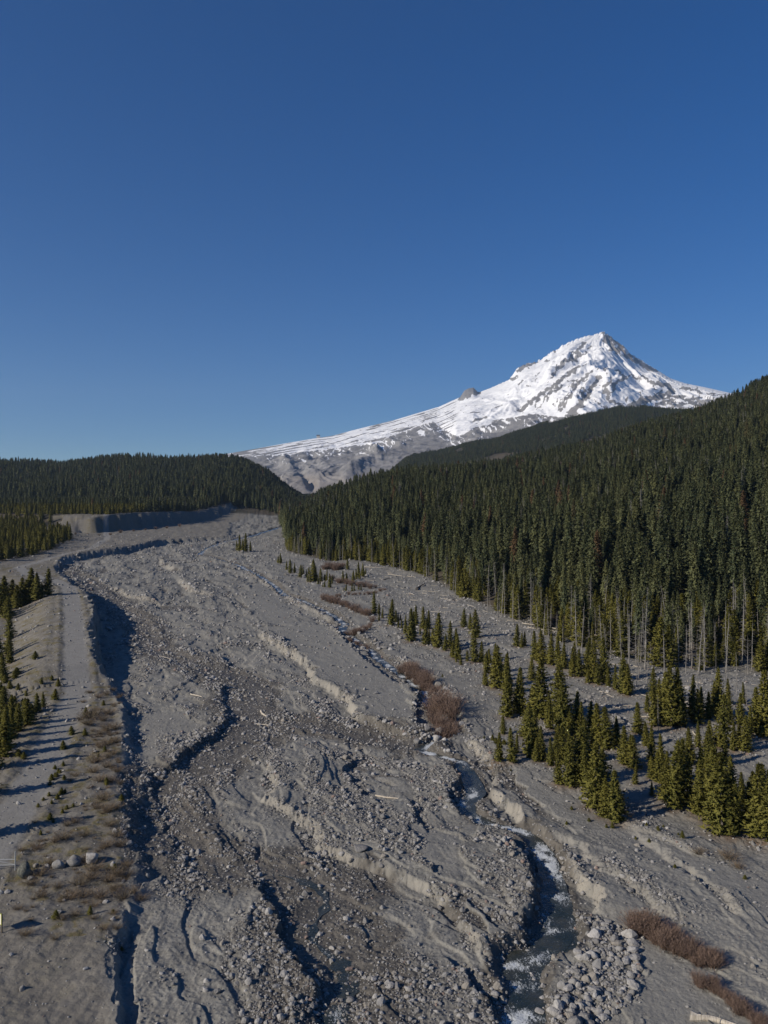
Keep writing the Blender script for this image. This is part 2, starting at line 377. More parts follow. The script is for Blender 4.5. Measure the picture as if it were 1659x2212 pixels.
# ------------------------------------------------------------------ materials
def lin(h):
    c = [int(h[i:i + 2], 16) / 255 for i in (0, 2, 4)]
    return tuple((x / 12.92 if x <= .04045 else ((x + .055) / 1.055) ** 2.4) for x in c) + (1,)
class NT:
    def __init__(s, name, rough=.9, spec=.25):
        s.m = bpy.data.materials.new(name); s.m.use_nodes = True
        s.t = s.m.node_tree; s.n = s.t.nodes; s.l = s.t.links
        s.b = s.n['Principled BSDF']; s.b.inputs['Roughness'].default_value = rough
        s.b.inputs['Specular IOR Level'].default_value = spec
    def set(s, sock, v):
        if hasattr(v, 'is_output') or isinstance(v, bpy.types.NodeSocket): s.l.new(v, sock)
        else: sock.default_value = v
    def attr(s, name, typ='GEOMETRY'):
        a = s.n.new('ShaderNodeAttribute'); a.attribute_name = name; a.attribute_type = typ; return a.outputs['Fac']
    def pos(s): return s.n.new('ShaderNodeNewGeometry').outputs['Position']
    def objc(s): return s.n.new('ShaderNodeTexCoord').outputs['Object']
    def rnd(s): return s.n.new('ShaderNodeObjectInfo').outputs['Random']
    def noise(s, vec, scale, det=4, dist=0, rough=.55):
        a = s.n.new('ShaderNodeTexNoise'); a.inputs['Scale'].default_value = scale; a.inputs['Detail'].default_value = det
        a.inputs['Distortion'].default_value = dist; a.inputs['Roughness'].default_value = rough
        s.l.new(vec, a.inputs['Vector']); return a.outputs['Fac']
    def vor(s, vec, scale, feat='F1', out='Distance'):
        a = s.n.new('ShaderNodeTexVoronoi'); a.inputs['Scale'].default_value = scale; a.feature = feat
        s.l.new(vec, a.inputs['Vector']); return a.outputs[out]
    def mapv(s, vec, sc_, rot=(0, 0, 0)):
        a = s.n.new('ShaderNodeMapping'); a.inputs['Scale'].default_value = sc_; a.inputs['Rotation'].default_value = rot
        s.l.new(vec, a.inputs['Vector']); return a.outputs[0]
    def mix(s, f, a, b, mode='MIX'):
        m = s.n.new('ShaderNodeMix'); m.data_type = 'RGBA'; m.blend_type = mode
        s.set(m.inputs[0], f); s.set(m.inputs[6], a); s.set(m.inputs[7], b); return m.outputs[2]
    def math(s, op, a, b=0.0, clamp=False):
        m = s.n.new('ShaderNodeMath'); m.operation = op; m.use_clamp = clamp
        s.set(m.inputs[0], a); s.set(m.inputs[1], b); return m.outputs[0]
    def ramp(s, f, lo, hi, a=0.0, b=1.0):
        m = s.n.new('ShaderNodeMapRange'); m.clamp = True; m.interpolation_type = 'SMOOTHSTEP'
        s.set(m.inputs[0], f); m.inputs[1].default_value = lo; m.inputs[2].default_value = hi
        m.inputs[3].default_value = a; m.inputs[4].default_value = b; return m.outputs[0]
    def bump(s, h, dist, strength=1.0, nrm=None):
        b = s.n.new('ShaderNodeBump'); b.inputs['Distance'].default_value = dist; s.set(b.inputs['Strength'], strength)
        s.set(b.inputs['Height'], h)
        if nrm is not None: s.l.new(nrm, b.inputs['Normal'])
        return b.outputs[0]
    def color(s, c): s.set(s.b.inputs['Base Color'], c)
    def normal(s, n): s.l.new(n, s.b.inputs['Normal'])
c_ = lambda r, g, b: (r, g, b, 1)

def ground_material():
    s = NT('river_ground', .95, .15)
    P = s.pos()
    n1 = s.noise(P, .05, 5); n2 = s.noise(P, .6, 5, .5); n3 = s.noise(P, 3.5, 4)
    col = s.mix(s.ramp(n1, .35, .65), c_(.172, .167, .150), c_(.222, .215, .193))
    col = s.mix(s.ramp(n2, .35, .7), col, c_(.25, .243, .218))
    col = s.mix(s.ramp(n3, .4, .75, 0, .55), col, c_(.11, .106, .10))
    vc = s.vor(P, 1.9, 'F1', 'Color')
    rk = s.attr('rock')
    bw = s.n.new('ShaderNodeRGBToBW'); s.l.new(vc, bw.inputs[0])
    peb = s.mix(s.ramp(s.vor(P, 2.4), .0, .5), s.mix(bw.outputs[0], c_(.17, .163, .152), c_(.31, .297, .277)), c_(.10, .096, .09))
    col = s.mix(s.math('MULTIPLY', rk, .6), col, peb)
    col = s.mix(s.math('MULTIPLY', s.attr('sand'), .65), col, s.mix(s.ramp(n2, .3, .7), c_(.198, .193, .176), c_(.226, .219, .198)))
    col = s.mix(s.attr('pale'), col, s.mix(s.ramp(n2, .3, .7), c_(.30, .28, .24), c_(.24, .226, .198)))  # lighter colour painted on the lit scarp faces
    wc = s.mix(s.ramp(n2, .35, .7), c_(.078, .072, .063), c_(.125, .115, .10))
    wc = s.mix(s.ramp(s.vor(P, 2.4), .1, .5, .5, 0), wc, c_(.15, .137, .12))
    col = s.mix(s.ramp(s.attr('wet'), .1, .7, 0, .93), col, wc)
    soil = s.mix(s.ramp(n2, .3, .7), c_(.140, .128, .108), c_(.190, .176, .150))
    col = s.mix(s.ramp(s.attr('terr'), 0, 1, 0, .85), col, soil)
    vgc = s.mix(s.ramp(n3, .35, .65), c_(.10, .095, .045), c_(.15, .12, .07))
    col = s.mix(s.math('MULTIPLY', s.attr('veg'), s.ramp(n2, .42, .6)), col, vgc)
    tracks = s.mix(s.ramp(n2, .3, .7), c_(.205, .198, .182), c_(.235, .228, .210))
    tracks = s.mix(s.ramp(s.attr('rut'), 0, .7, 0, .6), tracks, c_(.145, .136, .12))
    col = s.mix(s.attr('road'), col, tracks)
    col = s.mix(s.attr('litter'), col, s.mix(s.ramp(n3, .3, .7), c_(.14, .085, .05), c_(.19, .15, .11)))
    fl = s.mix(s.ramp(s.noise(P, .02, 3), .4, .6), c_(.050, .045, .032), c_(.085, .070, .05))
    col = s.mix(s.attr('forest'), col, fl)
    s.color(col)
    h = s.math('MULTIPLY', s.vor(P, 2.2), -1.0)
    b1 = s.bump(h, .22, s.math('MULTIPLY', s.math('ADD', rk, .15), .9))
    b2 = s.bump(s.noise(P, 5.0, 5, 0, .65), .08, .6, b1)
    b3 = s.bump(s.noise(P, 1.6, 6, 0, .7), .2, s.math('SUBTRACT', .55, s.math('MULTIPLY', s.attr('road'), .5)), b2)
    s.normal(b3)
    s.set(s.b.inputs['Roughness'], s.ramp(s.attr('wet'), .4, 1, .95, .6))
    return s.m
ter = mesh_from('ground', np.stack([XX.ravel(), YY.ravel(), ZG.ravel()], 1), grid_faces(len(YC), len(TC)), True)

# ------------------------------------------------------------------ plant positions (needed for litter)
def pine_list():
    A = c5([(770,180,130),(820,200,60),(870,240,150),(900,220,70),(955,290,110),(990,330,190),(1020,240,120),(1065,260,130),(1078,350,150),(1150,370,200),(1120,330,80),
            (1195,390,100),(1222,380,160),(1270,440,150),(1305,250,110),(1330,450,70),(1345,260,90),(1380,310,160),(1372,460,180),(1412,460,120),(1440,500,90),(1490,520,170),
            (1530,540,110),(1562,560,150),(800,215,45),(935,262,60),(1010,300,80),(1240,420,90),(1290,470,60),(1465,470,90)])
    B = c6([(30,600,240),(90,640,240),(95,770,230),(165,760,270),(250,760,180),(290,780,330),(70,880,110),(125,1050,200),(150,1000,120),(230,1010,300),(300,1040,200),(355,1070,160),
            (200,900,180),(260,930,200),(345,850,200),(410,800,330),(425,900,300),(345,760,120),(470,1190,300),(520,1170,330),(560,1050,250),(430,1060,200),(590,860,180),(640,940,240),(700,960,240),(750,940,150),
            (530,900,200),(480,960,200),(400,1000,170),(610,1050,150),(560,1200,240),(620,1320,380),(665,1280,300),(745,1400,300),(760,1330,160),(800,1060,220),(850,1080,190),(880,880,180),(860,1180,120)])
    Cc = c6([(960,1060,240),(1020,1100,230),(930,960,150),(1000,1180,190),(1090,1330,420),(1130,1290,380),(1190,1060,220),(1180,1320,300),(1240,1370,350),(1290,1310,300),(1350,1420,480),(1385,1480,500),(1450,1450,330),
             (1500,1320,220),(1545,1420,260),(1595,1510,450),(1645,1520,420),(1640,1380,330),(1560,1290,200),(1300,1080,230),(1380,950,330),(1400,1060,200),(1240,960,160),(1440,1240,240),(1050,1180,200),(960,1250,90)])
    Dd = c6([(1640,900,380),(1520,980,210),(1480,960,160),(1200,800,260),(1240,820,200),(1300,800,160),(1045,820,300),(1080,840,340),(1120,830,330),(1000,760,200),(970,680,190),(790,640,230),(815,650,180),(740,620,150),
             (700,600,110),(640,590,130),(605,570,100),(680,580,260),(520,540,160),(560,540,200),(480,540,140),(590,520,200),(400,490,190),(430,500,150),(355,480,180),(300,470,190),(260,450,170),(240,560,130),(150,360,130),(180,370,90),
             (1360,780,280),(1330,760,180),(1430,830,160),(1490,830,180),(1545,900,180),(1150,800,200),(1420,700,150)])
    E = cm([(35,370,90),(15,365,60),(90,430,80),(125,460,120),(160,460,60),(215,500,110),(240,470,80),(330,540,190),(305,545,90),(400,540,110),(375,560,60),(430,590,60),(480,590,120),(450,540,100),(500,560,80),(600,540,100),(690,550,110),(640,430,90),
            (740,500,140),(780,490,120),(720,520,90),(625,620,60),(680,625,75),(700,620,60),(760,620,50),(800,480,70)])
    G = [(518, 1192, 35), (530, 1193, 38), (512, 1190, 22), (541, 1192, 20), (524, 1194, 25)]
    L1 = cl([(60,1080,330),(130,1060,280),(230,1080,300),(330,1070,350),(400,1080,280),(512,1060,280),(10,1150,330),(80,1200,230),(180,1090,240),(280,1060,240),(-60,1130,300),(30,1060,260),(-120,1180,300),(450,1075,160),(370,1060,220)])
    L2 = c4([(20,560,150),(-20,540,150),(160,820,150),(110,860,160),(225,745,110),(262,722,90),(30,1000,260),(70,900,180),(-20,960,220),(45,420,140),(-30,440,200),(-60,1080,260),(-90,1240,280),
             (190,790,90),(0,640,120),(100,800,110),(-130,1480,300),(60,330,160),(70,760,130),(20,700,140),(150,760,100),(30,830,140),(60,480,110)])
    out = []
    for nm, P, dz, m in (('A', A, .6, .36), ('B', B, .8, .36), ('C', Cc, .6, .335), ('D', Dd, .6, .36), ('E', E, 0, .24), ('G', G, 0, 1), ('L1', L1, 1.5, .2), ('L2', L2, 2.0, .36)):
        for p in P:
            x, y = Dp(p[0], p[1], dz)
            if nm in 'ABCDE' and random.random() < .5 and len(out) < 285: a_ = random.uniform(0, 6.28); q_ = random.uniform(1.4, 3.4); out.append((nm, float(x) + q_ * math.cos(a_), float(y) + abs(q_ * math.sin(a_)), float(p[2] * m * K / F * y * random.uniform(.5, .95))))
            out.append((nm, float(x), float(y), float(p[2] * m * K / F * y * 1.08)))
    return out
PINES = pine_list()
px_ = np.array([p[1] for p in PINES]); py_ = np.array([p[2] for p in PINES]); ph_ = np.array([p[3] for p in PINES])
lit = np.zeros(XX.size)
for x, y, h in zip(px_, py_, ph_):
    i0, i1 = np.searchsorted(YC, [y - 4, y + 4]); j0, j1 = np.searchsorted(TC, [(x - 4) / y, (x + 4) / y])
    sl = (slice(i0, i1), slice(j0, j1))
    r = np.hypot(XX[sl] - x, YY[sl] - y)
    L = lit.reshape(TT.shape); L[sl] = np.maximum(L[sl], .8 * np.exp(-(r / (.22 * h + .3)) ** 2))
AG['litter'] = L * (.6 + .6 * sst(-.3, .3, fbm(XX.ravel() / 1.5, YY.ravel() / 1.5, 2).reshape(TT.shape)))
idx, d, sg, par, _ = pldist(XX.ravel(), YY.ravel(), LTP, 900, np.arange(len(LTP)))
terr = np.zeros(XX.size); terr[idx] = sst(-1, 1.5, -sg * d); terr *= (YY.ravel() < 1300)
for k in ('wet', 'rock', 'road', 'veg', 'pale', 'litter', 'forest', 'sand'): add_attr(ter, k, AG[k])
add_attr(ter, 'terr', terr)
link('ground', ter, ground_material(), kind='structure')

# ------------------------------------------------------------------ the mountain
sk = S('200,1000 350,993 420,988 480,982 520,975 560,968 620,957 680,947 720,941 760,930 800,920 850,908 900,893 950,878 985,862 994,858 1003,844 1012,839 1023,837 1031,846 1036,847 1060,838 1100,820 1112,803 1119,794 1140,785 1158,782 1172,775 1185,765 1192,758 1202,757 1210,750 1216,745 1240,735 1265,726 1285,722 1294,720 1300,716 1306,717 1312,722 1330,736 1350,749 1362,765 1380,775 1400,787 1420,800 1450,818 1480,828 1530,838 1560,845 1583,850 1659,868 1800,905')
SKu = np.array([p[0] * K for p in sk]); SKv = np.array([p[1] * K for p in sk])
def mountain():
    us = np.concatenate([np.linspace(60, 200, 30), np.linspace(200, 770, 860)[1:], np.linspace(770, 860, 20)[1:]])
    ns = 330
    s = np.linspace(0, 1, ns)
    U, Sg = np.meshgrid(us, s)
    vs = np.interp(U, SKu, SKv); t = px2t(U)
    um = np.arange(0, 900.0); vm = np.interp(um, SKu, SKv); kk = np.exp(-(np.arange(-40, 41) / 14.0) ** 2); kk /= kk.sum()
    vsm = np.convolve(np.pad(vm, 40, mode='edge'), kk, 'valid'); vb = np.interp(U, um, vsm)
    ys = np.interp(U, [60, 150, 240, 320, 460, 600, 640, 720, 860], [5000, 5200, 5600, 6500, 8000, 9000, 8950, 8700, 8500])
    vf = np.interp(U, [60, 240, 300, 350, 420, 860], [505, 503, 494, 490, 480, 470])
    y0 = 2700.0
    Y = y0 * (ys / y0) ** Sg
    top_ = sst(.86, .985, Sg)
    V = vf + (vb + (vs - vb) * top_ - vf) * Sg ** .92
    a = (512 - V) / F
    Z = HC + a * Y
    X = t * Y
    # relief: ribs and gullies running down from the summit
    sx, sy = px2t(603) * 9000, 9000.0
    ang = np.arctan2(X - sx, -(Y - sy) + 50); rad = np.hypot(X - sx, Y - sy)
    rib = ridged(ang * 9 + fbm(X / 900, Y / 900, 2).reshape(X.shape) * .6, rad / 1900, 5)
    g2 = ridged(X / 260 + fbm(X / 500, Y / 500, 2) * .9, Y / 800, 4)
    keep = (1 - Sg ** 6) * sst(0, .12, Sg)
    topr = sst(450, 620, U) * sst(760, 660, U)
    Z = Z + keep * (rib * (35 + 70 * topr) * (Y / 6500) + g2 * (14 + 16 * sst(430, 500, U)) + 10 * fbm(X / 90, Y / 90, 3))
    # gorge slopes of the moraine
    mor = sst(400, 330, U) * sst(215, 260, U)
    Z = Z + mor * keep * 26 * ridged(X / 210 + 1.2 * fbm(X / 300, Y / 400, 2), Y / 1500, 3) * sst(.85, .3, Sg)
    um_ = U + 1.5 * fbm(U / 6, Y / 300, 2); vm_ = V
    MM = lambda P: np.array([(460.8 + a_ / 6, 319.5 + b_ / 6) for a_, b_ in P]); NN = lambda P: np.array([(215.05 + a_ / 6, 368.7 + b_ / 6) for a_, b_ in P])
    for P, hh, w in ((NN([(740,710),(850,640),(950,565),(1130,515)]), 34, 5), (NN([(930,460),(945,520),(1000,600)]), 28, 4), (NN([(490,640),(560,690),(620,730)]), -30, 4), (NN([(380,530),(420,600),(500,640)]), 24, 5), (NN([(1000,430),(1080,480),(1160,520)]), 22, 4),
                     (NN([(1300,330),(1400,390),(1450,400)]), -26, 5), (NN([(720,470),(740,560)]), -16, 3), (NN([(550,480),(600,560),(640,580)]), -18, 4),
                     (MM([(740,140),(640,245),(560,330),(480,450)]), 60, 5), (MM([(825,345),(720,490),(650,580)]), 38, 4), (MM([(860,80),(950,160),(1060,255),(1165,300)]), 45, 5), (MM([(1270,430),(1060,500)]), 34, 5), (MM([(430,420),(380,500),(300,560)]), -45, 8), (MM([(905,345),(870,440),(930,510)]), 28, 4), (MM([(1100,345),(1165,420),(1240,430)]), 26, 4)):
        id_, d_, _, _, fd = pldist(um_.ravel(), vm_.ravel(), P, w * 3)
        zz = np.zeros(U.size); zz[id_] = hh * fd * np.exp(-(d_ / w) ** 2); Z = Z + zz.reshape(U.shape) * (1 - Sg ** 8)
    # jagged crest
    Z = Z + 14 * sst(.97, 1, Sg) * perlin(U / 1.3, U * 0 + 3.5) * sst(480, 540, U) * sst(680, 620, U)
    # behind the crest the ground falls
    bk = []
    for f_, dr in ((1.06, 120), (1.25, 700), (1.6, 1900)):
        Yb = ys[-1] * f_; bk.append((t[-1] * Yb, Yb, np.maximum(Z[-1] - dr * (.25 + .75 * (Z[-1] / 2000)), 20)))
    X = np.vstack([X] + [b[0][None] for b in bk]); Y = np.vstack([Y] + [b[1][None] for b in bk]); Z = np.vstack([Z] + [b[2][None] for b in bk])
    me = mesh_from('mountain', np.stack([X.ravel(), Y.ravel(), Z.ravel()], 1), grid_faces(ns + 3, len(us)), True)
    # snow cover, rock bands and a shadow by the summit painted like rock
    U2 = U; V2 = 512 - (Z[:ns] - HC) / Y[:ns] * F
    dv = V2 - vs
    M = lambda P: [(460.8 + a_ / 6, 319.5 + b_ / 6) for a_, b_ in P]
    N = lambda P: [(215.05 + a_ / 6, 368.7 + b_ / 6) for a_, b_ in P]
    uu = U2.ravel(); v_ = V2.ravel()
    rock = np.zeros(uu.size)
    wu = uu + 5.0 * fbm(uu / 7, v_ / 6, 4, .65); wv = v_ + 3.5 * fbm(uu / 7 + 40, v_ / 6, 4, .65); wm = 1 + 1.5 * fbm(uu / 4 + 9, v_ / 3, 3)
    strokes = [([(860,90),(910,120),(950,160),(1000,215),(1060,255),(1120,285),(1165,302)], 18, 1), ([(875,100),(905,165),(940,195)], 22, .95), ([(740,140),(705,185),(655,225),(640,245),(690,238),(715,210)], 17, .85),  # second stroke here is a dark blue shadow, painted in as rock colour
        ([(760,170),(790,160)], 10, .8), ([(630,250),(600,272),(565,320),(535,350)], 15, .95), ([(715,285),(650,325),(600,360),(560,400),(480,450),(420,500),(372,532)], 16, .9), ([(780,318),(740,350),(705,385),(650,400)], 13, .9),
        ([(825,345),(795,400),(765,450),(720,492),(680,540),(640,585)], 22, .97), ([(690,400),(660,450),(630,500),(600,540)], 12, .9), ([(905,345),(880,400),(868,440),(900,485),(960,520)], 15, .9), ([(985,350),(930,375),(918,430)], 13, .9),
        ([(1100,345),(1150,380),(1165,420)], 12, .85), ([(1180,385),(1240,400),(1272,430),(1220,460),(1140,475),(1060,500),(980,535)], 22, 1), ([(1320,410),(1400,420),(1440,440)], 13, .85), ([(1350,490),(1450,500),(1600,470)], 12, .7),
        ([(340,310),(380,278),(445,258)], 14, 1), ([(300,360),(330,345)], 12, 1), ([(560,185),(575,200)], 9, .7), ([(350,385),(375,375)], 8, .8), ([(400,395),(412,400)], 7, .8), ([(430,330),(440,365),(470,318)], 5, .7), ([(510,255),(520,245)], 9, .8),
        ([(700,290),(760,270)], 6, .6), ([(530,350),(500,380)], 5, .5), ([(1040,500),(1020,520),(1090,530)], 16, .9), ([(1280,560),(1400,560)], 14, .8), ([(1000,340),(1090,345)], 8, .7), ([(940,300),(965,320)], 6, .8), ([(815,300),(830,300)], 6, .7), ([(860,290),(885,290)], 6, .7),
        ([(735,455),(740,500),(700,540)], 9, .8), ([(610,400),(540,440),(500,470)], 12, .85), ([(855,360),(835,400)], 6, .5), ([(1460,440),(1540,450),(1620,450)], 7, .7),
        ([(640,440),(600,520)], 7, .9), ([(560,430),(510,500)], 6, .8), ([(580,480),(560,525)], 6, .8), ([(475,460),(440,525)], 8, .9), ([(722,420),(700,465)], 7, .9), ([(772,420),(745,475)], 8, .9), ([(857,400),(850,450)], 8, .9), ([(800,480),(835,505)], 7, .8), ([(612,470),(580,545)], 7, .9),
        ([(505,470),(460,535)], 6, .8), ([(870,400),(880,440),(905,455)], 14, .9), ([(940,360),(900,400)], 12, .9), ([(760,360),(700,372),(640,370)], 9, .8), ([(740,420),(730,480),(690,520)], 13, .9), ([(690,560),(660,585)], 16, .9), ([(1000,470),(990,490)], 7, .8), ([(1070,440),(1085,460)], 7, .8),
        ([(930,300),(975,330)], 9, .8), ([(860,300),(880,330)], 8, .7), ([(1040,350),(1080,365)], 10, .8), ([(1200,430),(1150,455)], 10, .8), ([(1240,500),(1300,520)], 10, .8), ([(1100,470),(1010,520)], 12, .8), ([(860,120),(890,140)], 14, .8), ([(700,150),(720,170)], 9, .7), ([(760,200),(720,215)], 8, .7)]
    for P, w, st in strokes:
        Pw = np.array(M(P)); id_, d_, _, _, fd = pldist(wu, wv, Pw, 8)
        rock[id_] = np.maximum(rock[id_], st * (1 - sst(.45, 1.3, d_ / (w / 6 * .85 * np.clip(wm[id_], .2, 2)))))
    for P, w in (([(20,450),(60,425),(95,430)], 26), ([(5,470),(40,455)], 20)):
        Pw = np.array(M(P)); id_, d_, _, _, _ = pldist(wu, wv, Pw, 8); rock[id_] = np.maximum(rock[id_], 1 - sst(.6, 1.2, d_ / (w / 6)))
    # patchy ground following the fall line
    n_r = fbm(ang.ravel()[:uu.size] * 26, rad.ravel()[:uu.size] / 700, 4)
    rock = np.maximum(rock, sst(.22, .32, n_r) * .8 * sst(395, 412, v_) * (uu > 470) * (uu < 700))
    rock = np.maximum(rock, sst(.42, .52, fbm(uu / 5, v_ / 2.2, 3)) * .9)
    rock = np.maximum(rock, sst(.02, .2, fbm(uu / 9, v_ / 2.5, 3) + .14) * (uu > 655) * sst(392, 398, v_))
    # the long left flank: thin stripes of stones and snow lying along the slope
    fl = sst(480, 440, uu) * sst(0, 1, (uu > 100) * 1.0)
    dvr = dv.ravel()
    stripe = fbm(uu / 26, dvr / 1.15, 3)
    rock = np.maximum(rock, fl * sst(.02, .22, stripe + .004 * (300 - uu).clip(0, 200)) * .8 * (dvr < 30))
    lo = np.array(N([(-700,560),(150,527),(300,518),(400,518),(600,488),(700,478),(850,458),(950,448),(1000,438),(1050,402),(1150,370),(1250,332),(1310,318),(1380,368),(1450,402),(1500,388),(1560,350),(1659,330)]) + M([(100,640),(200,600),(330,582),(420,562),(560,580),(640,585),(700,600),(1600,700)]))
    lv = np.interp(uu, lo[:, 0], lo[:, 1]) + 1.5 * fbm(uu / 4, v_ / 4, 2)
    below = sst(-.5, 1.2, v_ - lv)
    wq = fbm(uu / 11, v_ / 11, 3) * 7; runs = fbm((uu * .8 - v_ * .5 + wq) / 1.9, (v_ * .8 + uu * .5 + wq) / 7, 4) + .25 * fbm(uu / 14, v_ / 14, 2)
    st_ = sst(.10, .26, runs) * sst(20, 6, v_ - lv) * sst(340, 380, uu)
    st_ = np.maximum(st_, sst(.22, .34, runs) * sst(18, 5, v_ - lv) * .8)
    rock = np.where(below > 0, np.maximum(rock * (1 - below), below * (1 - st_)), rock)
    full = np.zeros(X.size); full[:uu.size] = rock; full[uu.size:] = .3
    dark = np.zeros(X.size); dark[:uu.size] = sst(1.5, 4, v_ - lv) * sst(.05, .3, fbm(uu / 6, v_ / 3, 3)) * .6
    tan = np.zeros(X.size); tan[:uu.size] = sst(612, 622, uu) * sst(366, 350, v_) + sst(470, 480, v_) * .25
    add_attr(me, 'rock_shadec', full); add_attr(me, 'darkc', dark); add_attr(me, 'tanc', tan)
    s_ = NT('mountain_snow_and_rock', .85, .2)
    Pp = s_.pos()
    r = s_.math('ADD', s_.attr('rock_shadec'), s_.math('MULTIPLY', s_.math('SUBTRACT', s_.noise(Pp, .012, 6, 0, .65), .5), .35))
    k = s_.ramp(r, .4, .62)
    rockcol = s_.mix(s_.ramp(s_.noise(Pp, .006, 5), .35, .65), c_(.205, .200, .200), c_(.285, .278, .272))
    rockcol = s_.mix(s_.attr('darkc'), rockcol, c_(.15, .148, .15))
    rockcol = s_.mix(s_.attr('tanc'), rockcol, c_(.31, .255, .2))
    s_.color(s_.mix(k, c_(.90, .91, .92), rockcol))
    s_.normal(s_.bump(s_.noise(Pp, .012, 7, .4, .62), 18.0, .6))
    link('mountain', me, s_.m, kind='structure')
mountain()

# ------------------------------------------------------------------ water
def smooth(a, k=5):
    b = np.pad(a, k, mode='edge'); return np.convolve(b, np.ones(2 * k + 1) / (2 * k + 1), 'valid')
def stream(name, P, wv, lift, wmul, foam):
    d = np.r_[0, np.cumsum(np.hypot(*np.diff(P, axis=0).T))]
    n = int(min(1400, d[-1] / .45)); 
    # resample by distance seen: finer near
    s = np.linspace(0, 1, n); s = d[-1] * (1 - (1 - s) ** 1.6)
    x = smooth(np.interp(s, d, P[:, 0]), 2); y = smooth(np.interp(s, d, P[:, 1]), 2); w = np.interp(s, d, wv) * wmul
    z = np.minimum(gz(x, y), np.minimum(gz(x - w * .35, y), gz(x + w * .35, y)))
    z = smooth(z, 4) + lift
    if lift < .1: w = w * np.clip(.8 + 1.8 * fbm(y / 2.3, x / 2.3, 3), .15, 1.7)
    tx = np.gradient(x); ty = np.gradient(y); L = np.hypot(tx, ty) + 1e-9
    nx, ny = ty / L, -tx / L
    m = 13; c = np.linspace(-1, 1, m)
    X = x[:, None] + nx[:, None] * w[:, None] * c; Y = y[:, None] + ny[:, None] * w[:, None] * c
    Z = z[:, None] + 0 * X
    fo = np.interp(y, [60, 62, 66, 69, 74, 80, 86, 92, 96, 100, 104, 110, 118, 126, 134, 142, 150, 250, 300, 700], [.5, .8, .55, .75, .5, .62, .6, .95, .5, .75, .5, .6, .35, .75, .9, .6, .7, .6, .7, .5]) * foam
    fo = fo[:, None] * (1 - .5 * np.abs(c)) * (.5 + .9 * sst(-.3, .4, fbm(X / 2.2, Y / 2.8, 2)))
    Z += .11 * fbm(X / .8, Y / 1.1, 3) * (.35 + fo)
    me = mesh_from(name, np.stack([X.ravel(), Y.ravel(), Z.ravel()], 1), grid_faces(n, m), True)
    add_attr(me, 'foam', fo)
    return me
ws = NT('stream_water', .12, .35)
Pp = ws.pos()
fn = ws.noise(ws.mapv(Pp, (1, .42, 1)), 5.5, 7, 1.2, .66)
fm = ws.ramp(ws.math('ADD', fn, ws.math('MULTIPLY', ws.math('SUBTRACT', ws.attr('foam'), .5), .55)), .46, .66)
ws.color(ws.mix(fm, ws.mix(ws.ramp(ws.noise(Pp, .5, 3), .3, .7), c_(.018, .026, .024), c_(.045, .048, .040)), c_(.52, .55, .56)))
ws.set(ws.b.inputs['Roughness'], ws.ramp(fm, 0, 1, .22, .8))
ws.normal(ws.bump(ws.noise(Pp, 3.0, 5, .4), .18, .5))
link('stream', stream('stream', MAINP, MAINw, .33, 1.12, 1.0), ws.m, kind='structure')
link('stream_arm', stream('stream_arm', ISLET, np.full(4, 1.0), .34, 1.2, .9), ws.m, kind='structure')
link('side_channel_water', stream('side_channel_water', SIDEP[20:], SIDEw[20:], .06, .38, .6), ws.m, kind='structure')

# ------------------------------------------------------------------ mesh kits for plants and stones
class TB:
    """collects triangles"""
    def __init__(s): s.V = []; s.F = []; s.n = 0; s.a = []
    def tris(s, A, B, C, val=None):
        k = len(A); V = np.stack([A, B, C], 1).reshape(-1, 3)
        s.V.append(V); s.F.append(np.arange(3 * k).reshape(k, 3) + s.n); s.n += 3 * k
        s.a.append(np.repeat(np.zeros(k) if val is None else val, 3))
    def tube(s, P, R, k=6, val=0.0):
        P = np.asarray(P, float); a = np.arange(k) / k * 2 * np.pi; rings = []
        for i in range(len(P)):
            d = P[min(i + 1, len(P) - 1)] - P[max(i - 1, 0)]; d = d / (np.linalg.norm(d) + 1e-9)
            r = np.cross(d, [0, 0, 1.0]) if abs(d[2]) < .9 else np.cross(d, [1.0, 0, 0]); r /= np.linalg.norm(r); q = np.cross(d, r)
            rings.append(P[i] + R[i] * (np.cos(a)[:, None] * r + np.sin(a)[:, None] * q))
        for i in range(len(P) - 1):
            a0, a1 = rings[i], rings[i + 1]; b0, b1 = np.roll(a0, -1, 0), np.roll(a1, -1, 0)
            s.tris(a0, b0, b1, np.full(k, val)); s.tris(a0, b1, a1, np.full(k, val))
        for c, rg in ((P[0], rings[0]), (P[-1], rings[-1])):
            s.tris(np.repeat(c[None], k, 0), rg, np.roll(rg, -1, 0), np.full(k, val))
    def mesh(s, name):
        me = mesh_from(name, np.concatenate(s.V), np.concatenate(s.F)); add_attr(me, 'tip', np.concatenate(s.a)); return me
def rr(r, a, b, n=None): return r.uniform(a, b, n)
